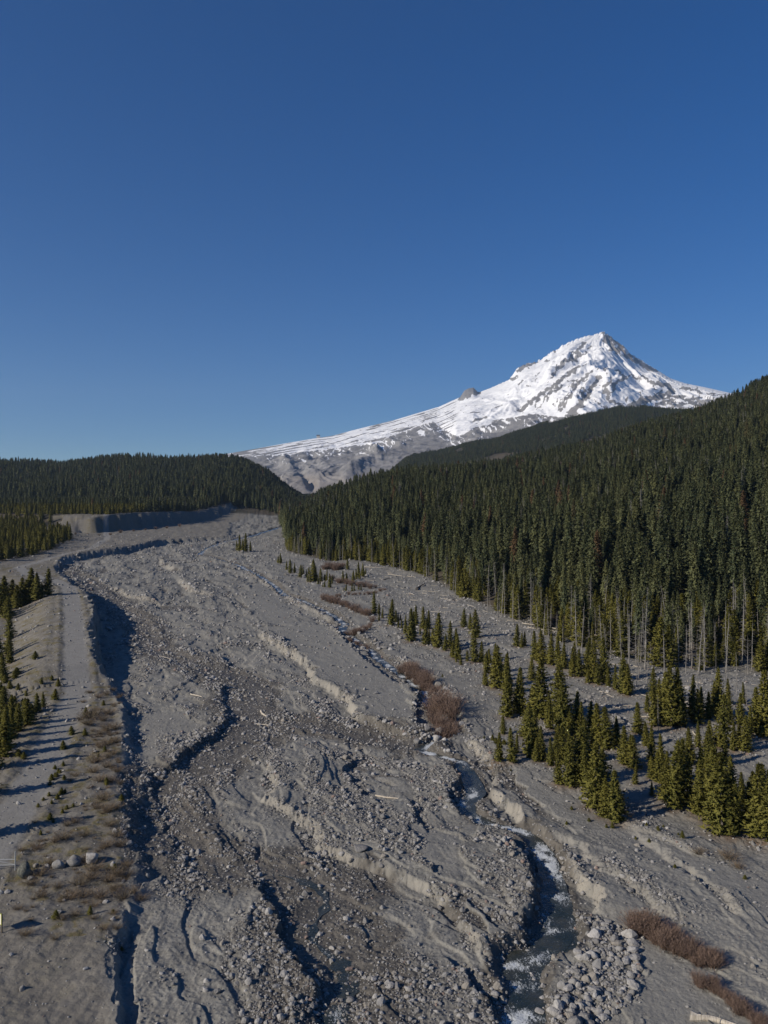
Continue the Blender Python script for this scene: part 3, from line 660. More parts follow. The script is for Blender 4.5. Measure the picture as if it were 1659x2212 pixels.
def conifer_crown(name, seed, whorls, nb, rad, z0, droop, clump, ncl, gap=0.0, thin=1.0, rise=.15):
    r = np.random.default_rng(seed); tb = TB(); 
    A = []; B = []; C = []; T = []
    lean = r.normal(0, .01, 2)
    for w in range(whorls):
        f = (w + r.random() * .6) / whorls
        z = z0 + (1 - z0) * f ** .95 * .985
        env = rad * ((1 - f) ** .8 * .95 + .03) * (1.0 if f > .12 else .75 + 2 * f)
        env *= 1 + .22 * math.sin(w * 1.9 + seed)
        for b in range(nb):
            if r.random() < gap * (1 - f): continue
            az = (b + r.random()) / nb * 6.283 + w * 1.3; L = env * r.uniform(.62, 1.18)
            dx, dy = math.cos(az), math.sin(az)
            for c in range(ncl):
                q = (c + .6 + r.random() * .4) / ncl
                pz = z + L * (rise * q - droop * q * q) + r.normal(0, .15 * clump)
                p = np.array([dx * L * q + lean[0] * f, dy * L * q + lean[1] * f, pz])
                s = clump * (1.15 - .45 * q) * (.55 + .6 * (1 - f)) * r.uniform(.7, 1.3)
                for k in range(3):
                    o = np.array([dx * .7, dy * .7, .35 - droop * .6]) + r.normal(0, .55, 3); o /= np.linalg.norm(o)
                    u = np.cross(o, r.normal(0, 1, 3)); u /= np.linalg.norm(u) + 1e-9
                    A.append(p - o * s * .4 + u * s * .38); B.append(p - o * s * .4 - u * s * .38); C.append(p + o * s * 1.15); T.append(q)
    # leader
    for k in range(8):
        p = np.array([lean[0], lean[1], 1 - .035 * k / 3]); u = r.normal(0, 1, 3) * np.array([1, 1, .2]); u /= np.linalg.norm(u)
        A.append(p - u * .006 * (1 + k * .3)); B.append(p + u * .006 * (1 + k * .3)); C.append(p + np.array([0, 0, .03])); T.append(1)
    A, B, C = np.array(A), np.array(B), np.array(C)
    cen = (A + B + C) / 3; want = np.stack([cen[:, 0], cen[:, 1], np.full(len(cen), rad * .28)], 1) + r.normal(0, rad * .16, cen.shape)
    flip = np.einsum('ij,ij->i', np.cross(B - A, C - A), want) < 0
    B[flip], C[flip] = C[flip].copy(), B[flip].copy()
    tb.tris(A, B, C, np.array(T))
    me = tb.mesh(name); want /= np.linalg.norm(want, axis=1)[:, None]
    me.polygons.foreach_set('use_smooth', np.ones(len(me.polygons), bool))
    me.normals_split_custom_set_from_vertices(np.repeat(want, 3, 0).tolist()); me.update()
    return me
def trunk_mesh(name, r0, top=.93, bend=0.0, seed=0):
    r = np.random.default_rng(seed); tb = TB(); zs = np.linspace(-.02, top, 6)
    P = [(bend * z * z + r.normal(0, .002), r.normal(0, .002), z) for z in zs]
    tb.tube(P, [r0 * (1 - .85 * max(z, 0) / top) + (.3 * r0 if z < 0 else 0) for z in zs], 7)
    return tb.mesh(name)
def snag_mesh(name, seed, branches=46):
    r = np.random.default_rng(seed); tb = TB()
    for k in range(branches):
        f = r.uniform(.12, .97); az = r.uniform(0, 6.28); L = (.085 * (1 - f) + .018) * r.uniform(.4, 1.2)
        d = np.array([math.cos(az), math.sin(az), r.uniform(-.45, .15)])
        p0 = np.array([0, 0, f]); p1 = p0 + d * L * .6; p2 = p0 + d * L + np.array([0, 0, -.15 * L])
        tb.tube([p0, p1, p2], [.0019, .0012, .0005], 3)
    return tb.mesh(name)
def shrub_mesh(name, seed, stems=190, spread=.62):
    r = np.random.default_rng(seed); tb = TB(); A = []; B = []; C = []; T = []
    for k in range(stems):
        az = r.uniform(0, 6.28); ro = abs(r.normal(0, .2)); b = np.array([math.cos(az) * ro, math.sin(az) * ro, 0])
        out = spread * r.uniform(.2, 1.0); H = r.uniform(.6, 1.02) * (1 - .35 * out * out)
        az2 = az + r.normal(0, .5); d = np.array([math.cos(az2) * out, math.sin(az2) * out, 0])
        pts = [b + d * q ** 1.4 + np.array([0, 0, H * q]) + r.normal(0, .02, 3) * q for q in (0, .4, .75, 1)]
        w = np.cross(pts[-1] - pts[0], r.normal(0, 1, 3)); w = w / (np.linalg.norm(w) + 1e-9)
        for i in range(3):
            wa = w * .010 * (1 - i * .28); wb = w * .010 * (1 - (i + 1) * .28)
            A += [pts[i] - wa, pts[i] - wa]; B += [pts[i] + wa, pts[i + 1] + wb]; C += [pts[i + 1] + wb, pts[i + 1] - wb]; T += [i / 3.] * 2
        for j in range(5):
            q = r.uniform(.35, 1); i = min(int(q * 3), 2); p = pts[i] + (pts[i + 1] - pts[i]) * (q * 3 - i)
            dd = r.normal(0, .08, 3) + np.array([0, 0, .09]) + d * .06; ww = np.cross(dd, r.normal(0, 1, 3)); ww = ww / (np.linalg.norm(ww) + 1e-9) * .007
            A.append(p - ww); B.append(p + ww); C.append(p + dd); T.append(1.)
    tb.tris(np.array(A), np.array(B), np.array(C), np.array(T)); return tb.mesh(name)
def ico(sub):
    import bmesh
    bm = bmesh.new(); bmesh.ops.create_icosphere(bm, subdivisions=sub, radius=1)
    V = np.array([v.co[:] for v in bm.verts]); Fc = np.array([[v.index for v in f.verts] for f in bm.faces]); bm.free(); return V, Fc
ICO = {1: ico(1), 2: ico(2), 3: ico(3)}
def n3(P, s, seed):
    return perlin(P[:, 0] * s + seed * 7.1, P[:, 1] * s + 3.3) + perlin(P[:, 1] * s + seed * 3.7, P[:, 2] * s - 5.5) + perlin(P[:, 2] * s + seed, P[:, 0] * s + 9.9)
def rock_mesh(name, seed, sub=2, rough=.16, sq=(1, .8, .66), cuts=7):
    V, Fc = ICO[sub]; V = V.copy(); r = np.random.default_rng(seed)
    for k in range(cuts):
        d = r.normal(0, 1, 3); d /= np.linalg.norm(d); lim = r.uniform(.58, .85); e = V @ d
        V = V - np.where(e > lim, e - lim, 0)[:, None] * d * .85
    V = V * (1 + rough * n3(V, 1.1, seed) + (.05 * n3(V, 3.3, seed) if sub > 1 else 0))[:, None]
    V = V * np.array(sq); V[:, 2] = np.maximum(V[:, 2], -.42)
    V[:, :2] /= max(np.abs(V[:, :2]).max(), 1e-6); 
    me = mesh_from(name, V, Fc, sub > 2)
    return me

# materials for them
def foliage_mat(name, dark, light, tipc, rust=None):
    s = NT(name, .75, .2)
    rd = s.rnd(); P = s.pos()
    c = s.mix(rd, dark, light)
    c = s.mix(s.ramp(s.noise(P, .012, 3), .42, .62, 0, .55), c, dark)
    c = s.mix(s.ramp(s.attr('tip'), .45, 1.0, 0, .7), c, tipc)
    c = s.mix(s.ramp(s.noise(P, 1.3, 2), .4, .65, 0, .45), c, dark)
    if rust: c = s.mix(s.ramp(rd, .975, .98), c, rust)
    s.color(c); return s.m
M_PINE = foliage_mat('pine_needles', c_(.078, .082, .018), c_(.145, .134, .024), c_(.165, .148, .030))
M_FIR = foliage_mat('fir_needles', c_(.044, .062, .034), c_(.125, .128, .052), c_(.140, .146, .064), c_(.13, .085, .045))
def bark(name, a, b):
    s = NT(name, .9, .2); s.color(s.mix(s.ramp(s.noise(s.mapv(s.objc(), (30, 30, 6)), 1.0, 4), .35, .65), a, b)); return s.m
M_BARK = bark('conifer_bark', c_(.09, .075, .062), c_(.19, .17, .15))
M_SNAG = bark('weathered_dead_wood', c_(.15, .14, .128), c_(.30, .285, .262))
M_LOG = bark('bleached_driftwood', c_(.33, .29, .23), c_(.52, .47, .39))
M_DLOG = bark('dark_driftwood', c_(.06, .05, .045), c_(.13, .115, .10))
def shrub_mat(name, a, b, tip):
    s = NT(name, .8, .2); c = s.mix(s.rnd(), a, b); c = s.mix(s.ramp(s.attr('tip'), .3, 1, 0, .7), c, tip); s.color(c); return s.m
M_WILLOW = shrub_mat('willow_twigs', c_(.11, .076, .058), c_(.155, .105, .08), c_(.20, .14, .11))
M_DRY = shrub_mat('dry_brush_twigs', c_(.11, .09, .06), c_(.17, .125, .08), c_(.20, .15, .10))
def stone_mat():
    s = NT('river_stone', .9, .2); rd = s.rnd(); P = s.objc()
    g = s.n.new('ShaderNodeValToRGB'); cr = g.color_ramp; s.l.new(rd, g.inputs[0]); cr.interpolation = 'CONSTANT'
    cols = [(.0, (.175, .17, .165)), (.18, (.235, .23, .222)), (.45, (.28, .272, .262)), (.68, (.335, .325, .31)), (.84, (.24, .22, .19)), (.92, (.38, .37, .355)), (.965, (.22, .155, .13)), (.985, (.12, .118, .118))]
    while len(cr.elements) < len(cols): cr.elements.new(.5)
    for e, (p, c) in zip(cr.elements, cols): e.position = p; e.color = c + (1,)
    c = s.mix(s.ramp(s.noise(P, 1.6, 5), .4, .65, 0, .5), g.outputs[0], c_(.15, .145, .135))
    c = s.mix(s.ramp(s.noise(P, 7, 4), .5, .7, 0, .4), c, c_(.36, .35, .33))
    s.color(c); s.normal(s.bump(s.noise(P, 2.6, 5, 0, .6), .14, .6)); return s.m
M_STONE = stone_mat()
M_WETST = NT('wet_river_stone', .7, .3); M_WETST.color(M_WETST.mix(M_WETST.rnd(), c_(.06, .056, .05), c_(.17, .155, .14))); M_WETST = M_WETST.m

# ------------------------------------------------------------------ instancing of countless things
def scatter(name, P, rot, scl, idx, protos, **props):
    me = bpy.data.meshes.new(name)
    me.vertices.add(len(P)); me.vertices.foreach_set('co', np.asarray(P, np.float32).ravel())
    a = me.attributes.new('rot', 'FLOAT_VECTOR', 'POINT'); a.data.foreach_set('vector', np.asarray(rot, np.float32).ravel())
    a = me.attributes.new('scl', 'FLOAT_VECTOR', 'POINT'); a.data.foreach_set('vector', np.asarray(scl, np.float32).ravel())
    a = me.attributes.new('idx', 'INT', 'POINT'); a.data.foreach_set('value', np.asarray(idx, np.int32))
    me.update()
    o = link(name, me, **props)
    g = bpy.data.node_groups.new(name + '_nodes', 'GeometryNodeTree')
    g.interface.new_socket('Geometry', in_out='INPUT', socket_type='NodeSocketGeometry'); g.interface.new_socket('Geometry', in_out='OUTPUT', socket_type='NodeSocketGeometry')
    i = g.nodes.new('NodeGroupInput'); out = g.nodes.new('NodeGroupOutput')
    iop = g.nodes.new('GeometryNodeInstanceOnPoints'); iop.inputs['Pick Instance'].default_value = True
    g.links.new(i.outputs[0], iop.inputs['Points'])
    jn = g.nodes.new('GeometryNodeJoinGeometry')
    for obs in reversed(protos):
        jj = g.nodes.new('GeometryNodeJoinGeometry'); gi = g.nodes.new('GeometryNodeGeometryToInstance')
        for ob in obs:
            oi = g.nodes.new('GeometryNodeObjectInfo'); oi.inputs['Object'].default_value = ob; oi.transform_space = 'ORIGINAL'
            g.links.new(oi.outputs['Geometry'], jj.inputs[0])
        g.links.new(jj.outputs[0], gi.inputs[0]); g.links.new(gi.outputs[0], jn.inputs[0])
    g.links.new(jn.outputs[0], iop.inputs['Instance'])
    for nm, sock, typ in (('rot', 'Rotation', 'FLOAT_VECTOR'), ('scl', 'Scale', 'FLOAT_VECTOR'), ('idx', 'Instance Index', 'INT')):
        n = g.nodes.new('GeometryNodeInputNamedAttribute'); n.data_type = typ; n.inputs['Name'].default_value = nm
        g.links.new(n.outputs['Attribute'], iop.inputs[sock])
    g.links.new(iop.outputs[0], out.inputs[0])
    md = o.modifiers.new('scatter', 'NODES'); md.node_group = g
    return o

ORD = ('first second third fourth fifth sixth seventh eighth ninth tenth eleventh twelfth thirteenth fourteenth fifteenth sixteenth seventeenth eighteenth nineteenth twentieth '
       'twenty-first twenty-second twenty-third twenty-fourth twenty-fifth twenty-sixth twenty-seventh twenty-eighth twenty-ninth thirtieth thirty-first thirty-second thirty-third '
       'thirty-fourth thirty-fifth thirty-sixth thirty-seventh thirty-eighth thirty-ninth fortieth').split()
def ordinal(i): return ORD[i] if i < len(ORD) else ORD[i % 40]
def label_in(items, where, noun, look=lambda o: ''):
    """items: list of (object, screen-x); labels them in order along the zone"""
    items = sorted(items, key=lambda q: q[1])
    for i, (o, _) in enumerate(items):
        lk = look(o)
        pos = 'leftmost' if i == 0 else ('rightmost' if i == len(items) - 1 else ordinal(i)); tail = '' if pos in ('leftmost', 'rightmost') else ' from left'
        o['label'] = ' '.join(((lk + ' ' + noun).strip() + ', ' + pos + tail + ' ' + where).split()[:16])

def scr(x, y): return 384 + F * x / y

# ------------------------------------------------------------------ conifers as individuals
def proto_set(kind, crowns, trunks, mc, mt):
    for m in crowns: m.materials.append(mc)
    for m in trunks: m.materials.append(mt)
    return list(zip(crowns, trunks))
PINE_P = proto_set('pine', [conifer_crown('pine_crown', 20 + i, 30, 7, (.20, .17, .23, .155, .19)[i], .03, .10, .043, 4, .08, rise=.35) for i in range(5)],
                   [trunk_mesh('pine_trunk', .012, seed=i) for i in range(5)], M_PINE, M_BARK)
FIR_P = proto_set('fir', [conifer_crown('fir_crown', 40 + i, 32, 7, (.150, .125, .165, .115, .14)[i], (.08, .20, .05, .28, .12)[i], .42, .034, 4, .08 + .08 * (i % 3), rise=.08) for i in range(5)],
                  [trunk_mesh('fir_trunk', .0095, seed=10 + i) for i in range(5)], M_FIR, M_BARK)
SNAG_B = [snag_mesh('snag_branches', 60 + i, (90, 40, 120, 24)[i]) for i in range(4)]
SNAG_T = [trunk_mesh('snag_trunk', .0066, top=(.99, .8, 1.0, .9)[i], bend=(0, .03, -.04, 0)[i], seed=30 + i) for i in range(4)]
for m in SNAG_B + SNAG_T: m.materials.append(M_SNAG)

def put_tree(name, kit, x, y, h, category, group, widen=1.0, crown='crown', tilt=(0, 0), sink=.1):
    e = bpy.data.objects.new(name, None); COL.objects.link(e)
    e.location = (x, y, float(gz(x, y)) - sink); e.rotation_euler = (tilt[0], tilt[1], random.uniform(0, 6.28)); e.scale = (h * widen, h * widen, h)
    e['category'] = category; e['group'] = group
    a = link(crown, kit[0], parent=e); b = link('trunk', kit[1], parent=e)
    return e
zones = {}
ZW = {'A': ('in the row by the stream bend', 'olive pine'), 'B': ('in the clump above the pale bank', 'bushy pine'), 'C': ('in the lower clump by the gravel', 'broad olive pine'),
      'D': ('in the stand before the dead trunks', 'slender pine'), 'E': ('among the upper red willows', 'small pine'), 'G': ('in the lone tuft on the bed', 'tiny pine'),
      'L1': ('beside the levee road bend', 'dark bushy pine'), 'L2': ('beside the near levee road', 'shadowy verge pine')}
for nm, x, y, h in PINES:
    k = random.randrange(5)
    e = put_tree('pine_tree', PINE_P[k], x, y, h, tilt=(random.gauss(0, .03), random.gauss(0, .03)), category='pine tree', group='young pines on the flood plain and levee', widen=random.uniform(.85, 1.3) * (1.15 if nm in 'BC' else (1.5 if nm in ('L1', 'L2') else 1)))
    e['_h'] = h; zones.setdefault(nm, []).append((e, scr(x, y)))
for nm, it in zones.items():
    hs = sorted(o['_h'] for o, _ in it); 
    def look(o, hs=hs):
        q = hs.index(o['_h']) / max(1, len(hs) - 1); return 'tall' if q > .66 else ('middling' if q > .33 else 'short')
    # split a long zone in stretches of at most twelve, each named by what lies beneath
    it = sorted(it, key=lambda q: q[1]); parts = max(1, math.ceil(len(it) / 12)); 
    names = {1: [''], 2: [', far half', ', near half'], 3: [', far end', ', middle', ', near end'], 4: [', far end', ', far middle', ', near middle', ', near end']}[min(parts, 4)]
    per = math.ceil(len(it) / min(parts, 4))
    for b in range(min(parts, 4)):
        label_in(it[b * per:(b + 1) * per], ZW[nm][0] + names[b], ZW[nm][1], look)
    for o, _ in it: del o['_h']

# forest positions: jittered grid in space
def field(ymin, ymax, tmin, tmax, step, seed):
    r = np.random.default_rng(seed)
    xs = np.arange(tmin * ymax if tmin < 0 else tmin * ymin, tmax * ymax if tmax > 0 else tmax * ymin, step); ys = np.arange(ymin, ymax, step)
    X, Y = np.meshgrid(xs, ys); X = X.ravel() + r.uniform(-.48, .48, X.size) * step; Y = Y.ravel() + r.uniform(-.48, .48, Y.size) * step
    t = X / Y; m = (t > tmin) & (t < tmax); return X[m], Y[m], r
X1, Y1_, r1 = field(180, 1500, -.16, .75, 5.8, 11)
t1 = X1 / Y1_; de = Y1_ - forest_edge(t1) + 10 * fbm(X1 / 25, Y1_ / 25, 2)
m = (de > 0) & (Y1_ < np.interp(t1, px2t(RC_u), RC_y) + 120) & (r1.random(X1.size) < np.clip(.35 + de / 60, 0, .95)) & (fbm(X1 / 28, Y1_ / 40, 3) > -.36)
X1, Y1_, de, t1 = X1[m], Y1_[m], de[m], t1[m]
H1 = (10 + 16 * r1.random(X1.size) ** .8) * (.62 + .38 * sst(0, 70, de)) * (1 + .25 * fbm(X1 / 60, Y1_ / 60, 2))
vis = (np.abs(t1) < .47) & (de < 45)
score = np.where(vis, H1 / Y1_ * (1 - de / 90), 0)
pick = np.argsort(-score)[:290]
rest = np.ones(X1.size, bool); rest[pick] = False
firs = []
for i in pick:
    k = random.randrange(5)
    e = put_tree('fir_tree', FIR_P[k], float(X1[i]), float(Y1_[i]), float(H1[i]), 'fir tree', 'firs along the front of the right-hand forest', widen=random.uniform(.85, 1.25))
    e['_h'] = float(H1[i]); e['_k'] = k; firs.append((e, scr(X1[i], Y1_[i])))
firs.sort(key=lambda q: q[1])
FW = ['where the forest meets the river bed', 'above the upper red willows', 'behind the fallen grey trunks', 'behind the long pale logs', 'over the middle of the flood debris', 'behind the grey snag thicket',
      'above the dark willow strip', 'behind the scattered pine stand', 'above the half buried tyre', 'over the tangle of dead branches', 'behind the last clump of pines', 'at the right end of the forest front']
per = math.ceil(len(firs) / 12)
for b in range(12):
    ch = firs[b * per:(b + 1) * per]
    def look(o): return ('tall ' if o['_h'] > 17 else 'short ') + ('slim', 'sparse', 'broad', 'high-crowned', 'tapering')[o['_k']]
    label_in(ch, FW[b], 'dark fir', look)
for o, _ in firs: del o['_h']; del o['_k']

FO = [[bpy.data.objects[a], bpy.data.objects[b]] for a, b in ()]
def protos_of(prefix, n, kits):
    out = []
    for cr, tr in kits[:n]:
        oc = next(o for o in COL.objects if o.data is cr); ot = next(o for o in COL.objects if o.data is tr); out.append([oc, ot])
    return out
FIRO = protos_of('fir', 5, FIR_P); PINEO = protos_of('pine', 5, PINE_P)
def forest(name, X, Y, H, seed, protos, **props):
    r = np.random.default_rng(seed); n = len(X); w = r.uniform(.9, 1.45, n) * (1.15 if seed in (6, 7) else 1)
    P = np.stack([X, Y, gz(X, Y) - .2], 1); rot = np.stack([r.normal(0, .02, n), r.normal(0, .02, n), r.uniform(0, 6.28, n)], 1)
    return scatter(name, P, rot, np.stack([H * w, H * w, H], 1), r.integers(0, len(protos), n), protos, **props)
forest('forest', X1[rest], Y1_[rest], H1[rest], 5, FIRO, kind='stuff', label='dark conifer forest climbing the slope on the right of the river', category='forest')
X2, Y2_, r2 = field(1350, 3500, -.10, .75, 8.5, 12)
t2 = X2 / Y2_
m = (Y2_ > np.interp(t2, px2t(RC_u), RC_y) + 100) & (t2 > np.interp(Y2_, [1300, 2000, 2600, 3500], [-.10, -.05, -.02, -.012])) & (fbm(X2 / 130, Y2_ / 130, 3) + .02 * r2.random(X2.size) > -.22)
# grassy openings near the ridge
op = (np.abs(t2 - px2t(573)) < .03) & (Y2_ > 2950) & (Y2_ < 3250) | (np.abs(t2 - px2t(632)) < .009) & (Y2_ > 3000) & (Y2_ < 3260) | (np.abs(t2 - px2t(440)) < .028) & (Y2_ > 2700) & (Y2_ < 3150) & (fbm(X2 / 40, Y2_ / 40, 2) > -.1)
m &= ~op
forest('forest', X2[m], Y2_[m], 13 + 8 * r2.random(m.sum()), 6, FIRO, kind='stuff', label='distant conifer forest on the far ridge below the snowy mountain', category='forest')
X3, Y3_, r3 = field(400, 2150, -.95, -.05, 6.4, 13)
t3 = X3 / Y3_
ins = np.ones(X3.size, bool)
edge3 = np.interp(Y3_, [700, 790, 880, 1000, 1200, 1330, 1480], [-300, -262, -256, -246, -236, -230, -222])
leftwood = (Y3_ > 1230) | ((X3 < edge3 - 2) & (Y3_ > 800))
lowl = inpoly(X3, Y3_, LWOOD)
m = ins & (leftwood | lowl) & ((t3 < -.09) | (Y3_ > 1300)) & (r3.random(X3.size) < np.where(Y3_ < 900, .9, .9)) & ~((X3 > -312) & (Y3_ > 690) & (Y3_ < 800) & (X3 < -258))
m &= (Y3_ < 1000) | (fbm(X3 / 60, Y3_ / 60, 3) > -.3)
H3 = np.where(Y3_ < 900, 7 + 5 * r3.random(X3.size), np.where(Y3_ < 1200, 12 + 6 * r3.random(X3.size), 13 + 17 * r3.random(X3.size) ** 1.3))
far3 = m & (Y3_ >= 900)
forest('forest', X3[far3], Y3_[far3], H3[far3], 7, FIRO, kind='stuff', label='shaded conifer forest on the low hill at the left of the valley', category='forest')
nr3 = m & (Y3_ < 900)
forest('young_woodland', X3[nr3], Y3_[nr3], H3[nr3], 8, PINEO, kind='stuff', label='dark young pine wood in the hollow at the far left', category='woodland')
# belt of young green trees in front of the big firs, right side and at the foot of the left hill
X4, Y4_, r4 = field(180, 620, -.12, .52, 3.4, 14)
t4 = X4 / Y4_; de4 = Y4_ - forest_edge(t4) + 10 * fbm(X4 / 18, Y4_ / 18, 2)
m = (de4 > -5) & (de4 < 42) & (r4.random(X4.size) < .8 * sst(-.25, .2, fbm(X4 / 16, Y4_ / 16, 2) + .1))
X5, Y5_, r5 = field(960, 1160, -.95, -.09, 6, 15)
m5 = r5.random(X5.size) < .5
forest('young_woodland', np.r_[X4[m], X5[m5 & (X5 < -250)]], np.r_[Y4_[m], Y5_[m5 & (X5 < -250)]], np.r_[4 + 8 * r4.random(m.sum()), 9 + 6 * r5.random((m5 & (X5 < -250)).sum())], 9, PINEO, kind='stuff', label='belt of olive young pines along the foot of the forest', category='woodland')

# ------------------------------------------------------------------ dead trees
r6 = np.random.default_rng(21)
snags = []
cand = []
Xs, Ys, _ = field(180, 520, -.12, .47, 4.4, 16)
ts = Xs / Ys; ds = Ys - forest_edge(ts)
wgt = np.exp(-((ds + 1) / 17) ** 2) * (.35 + .65 * sst(.05, .2, ts))
m = (r6.random(Xs.size) < wgt * .8) & (ds > -34)
for x, y in zip(Xs[m], Ys[m]): cand.append((float(x), float(y), r6.uniform(7, 17)))
for a, b, h in [(715, 435, 365), (870, 600, 240), (1035, 560, 380), (1095, 470, 250), (240, 340, 250), (510, 240, 190), (555, 240, 220), (955, 480, 170), (600, 400, 150), (820, 420, 250), (1275, 520, 330), (1235, 590, 200), (1410, 560, 200), (1470, 640, 260), (880, 560, 300), (930, 585, 220),
                (1000, 870, 260), (785, 745, 90), (1370, 700, 220), (640, 330, 150), (670, 330, 160), (160, 270, 130), (430, 240, 120), (1530, 700, 240), (500, 500, 180), (455, 470, 170), (1110, 420, 280)]:
    x, y = Dp(1062 + .36 * a, 1261 + .36 * b, .6); cand.append((float(x), float(y), float(h * .36 * K / F * y)))
for a, b, h in [(1130, 510, 300), (115, 350, 170), (460, 400, 160), (1410, 430, 250), (750, 390, 200), (210, 330, 150), (80, 330, 130), (960, 460, 70), (1590, 560, 120), (370, 330, 200), (180, 230, 60), (1240, 480, 230)]:
    x, y = Dp(597.3 + .24 * a, 1128 + .24 * b); cand.append((float(x), float(y), float(h * .24 * K / F * y)))
cand.sort(key=lambda c: -c[2] / c[1])
for j, (x, y, h) in enumerate(cand[:295]):
    k = random.randrange(4)
    e = put_tree('dead_tree', (SNAG_B[k], SNAG_T[k]), x, y, h, 'dead tree', 'grey dead trees along the forest front', widen=random.uniform(1.0, 1.5), crown='branches', tilt=(random.gauss(0, .03), random.gauss(0, .03)))
    e['_h'] = h; e['_k'] = k; snags.append((e, scr(x, y)))
snags.sort(key=lambda q: q[1]); per = math.ceil(len(snags) / 12)
for b in range(12):
    def look(o): return ('tall ' if o['_h'] > 12 else 'low ') + ('twiggy grey', 'nearly bare', 'brushy silver', 'pale bare')[o['_k']]
    label_in(snags[b * per:(b + 1) * per], FW[b], 'dead tree', look)
for o, _ in snags: del o['_h']; del o['_k']
SNO = [[next(o for o in COL.objects if o.data is SNAG_B[k]), next(o for o in COL.objects if o.data is SNAG_T[k])] for k in range(4)]
m = r1.random(X1.size) < .09
m &= rest
m7 = far3 & (r3.random(X3.size) < .07)
forest('dead_trunks', np.r_[X1[m] + 1.5, X3[m7] + 2], np.r_[Y1_[m] + 1.5, Y3_[m7] + 2], np.r_[H1[m] * 1.12, H3[m7] * 1.1], 10, SNO, kind='stuff', label='pale dead trunks standing here and there among the dark forest slopes', category='dead trees')

# ------------------------------------------------------------------ willows and brush
SHR = [shrub_mesh('willow_bush', 80 + i) for i in range(4)]
for m_ in SHR: m_.materials.append(M_WILLOW)
DRY = [shrub_mesh('dry_bush', 90 + i, 120, .8) for i in range(3)]
for m_ in DRY: m_.materials.append(M_DRY)
def along(P, n):
    P = np.array([p[:2] for p in P], float); d = np.r_[0, np.cumsum(np.hypot(*np.diff(P, axis=0).T))]; s = (np.arange(n) + .5) / n * d[-1]
    return list(zip(np.interp(s, d, P[:, 0]), np.interp(s, d, P[:, 1])))
WB = [  # where, list of bases, height in survey pixels, jitter
 ('in the big thicket beside the white cascade', [(938, 1556), (950, 1568), (965, 1570), (975, 1555), (944, 1538), (960, 1540), (972, 1532), (950, 1522), (965, 1580), (935, 1530)], 42, 1),
 ('in the long thicket upstream of the big boulder', along([(872, 1443), (900, 1462), (925, 1480), (938, 1492)], 16), 27, 9),
 ('in the sandbank thicket behind the dark boulder', along(c9([(860, 930), (920, 990), (900, 930), (960, 960), (1000, 1040), (1040, 1000), (1060, 1080)]), 24), 36, 15),
 ('in the thicket trailing down the sandbank', along(c9([(1090, 1085), (1150, 1090), (1200, 1130), (1230, 1100), (1290, 1170), (1350, 1150)]), 20), 31, 15),
 ('in the lowest thicket above the driftwood root', along(c9([(1230, 1260), (1330, 1320), (1400, 1380), (1460, 1430), (1560, 1490), (1650, 1540)]), 22), 27, 13),
 ('in the hedge along the dry gravel fork', along(cm([(410, 690), (560, 670), (700, 655), (860, 645), (990, 615)]), 16), 8, 2),
 ('in the hedge leading down to the stream pool', along(cm([(420, 695), (520, 725), (640, 775), (760, 820), (840, 850)]), 18), 15, 3),
 ('in the thicket hiding the stream pool', along(cm([(860, 880), (820, 940), (740, 985), (620, 985)]), 12), 13, 3),
 ('between the stacked boulders and the stream', along(cm([(640, 1050), (720, 1085), (830, 1110)]), 7), 12, 3),
 ('in the red patch under the forest front', along(cm([(420, 420), (520, 425), (610, 415)]), 9), 17, 4),
 ('among the small pines below the forest', along(cm([(500, 500), (560, 545), (690, 560), (820, 590), (900, 600)]), 10), 12, 4),
 ('in the dark strip under the dead trunks', along(c6([(340, 235), (460, 245), (640, 245), (760, 270), (860, 300), (990, 335)]), 18), 20, 4),
 ('at the foot of the far shaded cliff', along([(150, 1160), (190, 1162), (215, 1163), (300, 1148), (360, 1143), (400, 1138)], 10), 6, 2)]
for where, pts, hp, jt in WB:
    its = []
    for a, b in pts:
        a += random.uniform(-jt, jt); b += random.uniform(-jt, jt) * .5
        x, y = Dp(a, b, .3); x = float(x); y = float(y); h = hp * K / F * y * random.uniform(.55, 1.2)
        o = link('willow_bush', SHR[random.randrange(4)]); o.location = (x, y, float(gz(x, y)) - .05); o.rotation_euler.z = random.uniform(0, 6.28)
        wd = random.uniform(.7, 1.35); o.scale = (h * wd, h * wd, h)
        o['category'] = 'bush'; o['group'] = 'reddish willow bushes'; o['_h'] = h; its.append((o, scr(x, y)))
    med = sorted(o['_h'] for o, _ in its)[len(its) // 2]
    label_in(its, where, 'leafless reddish willow', lambda o: 'taller' if o['_h'] > med else 'lower')
    for o, _ in its: del o['_h']
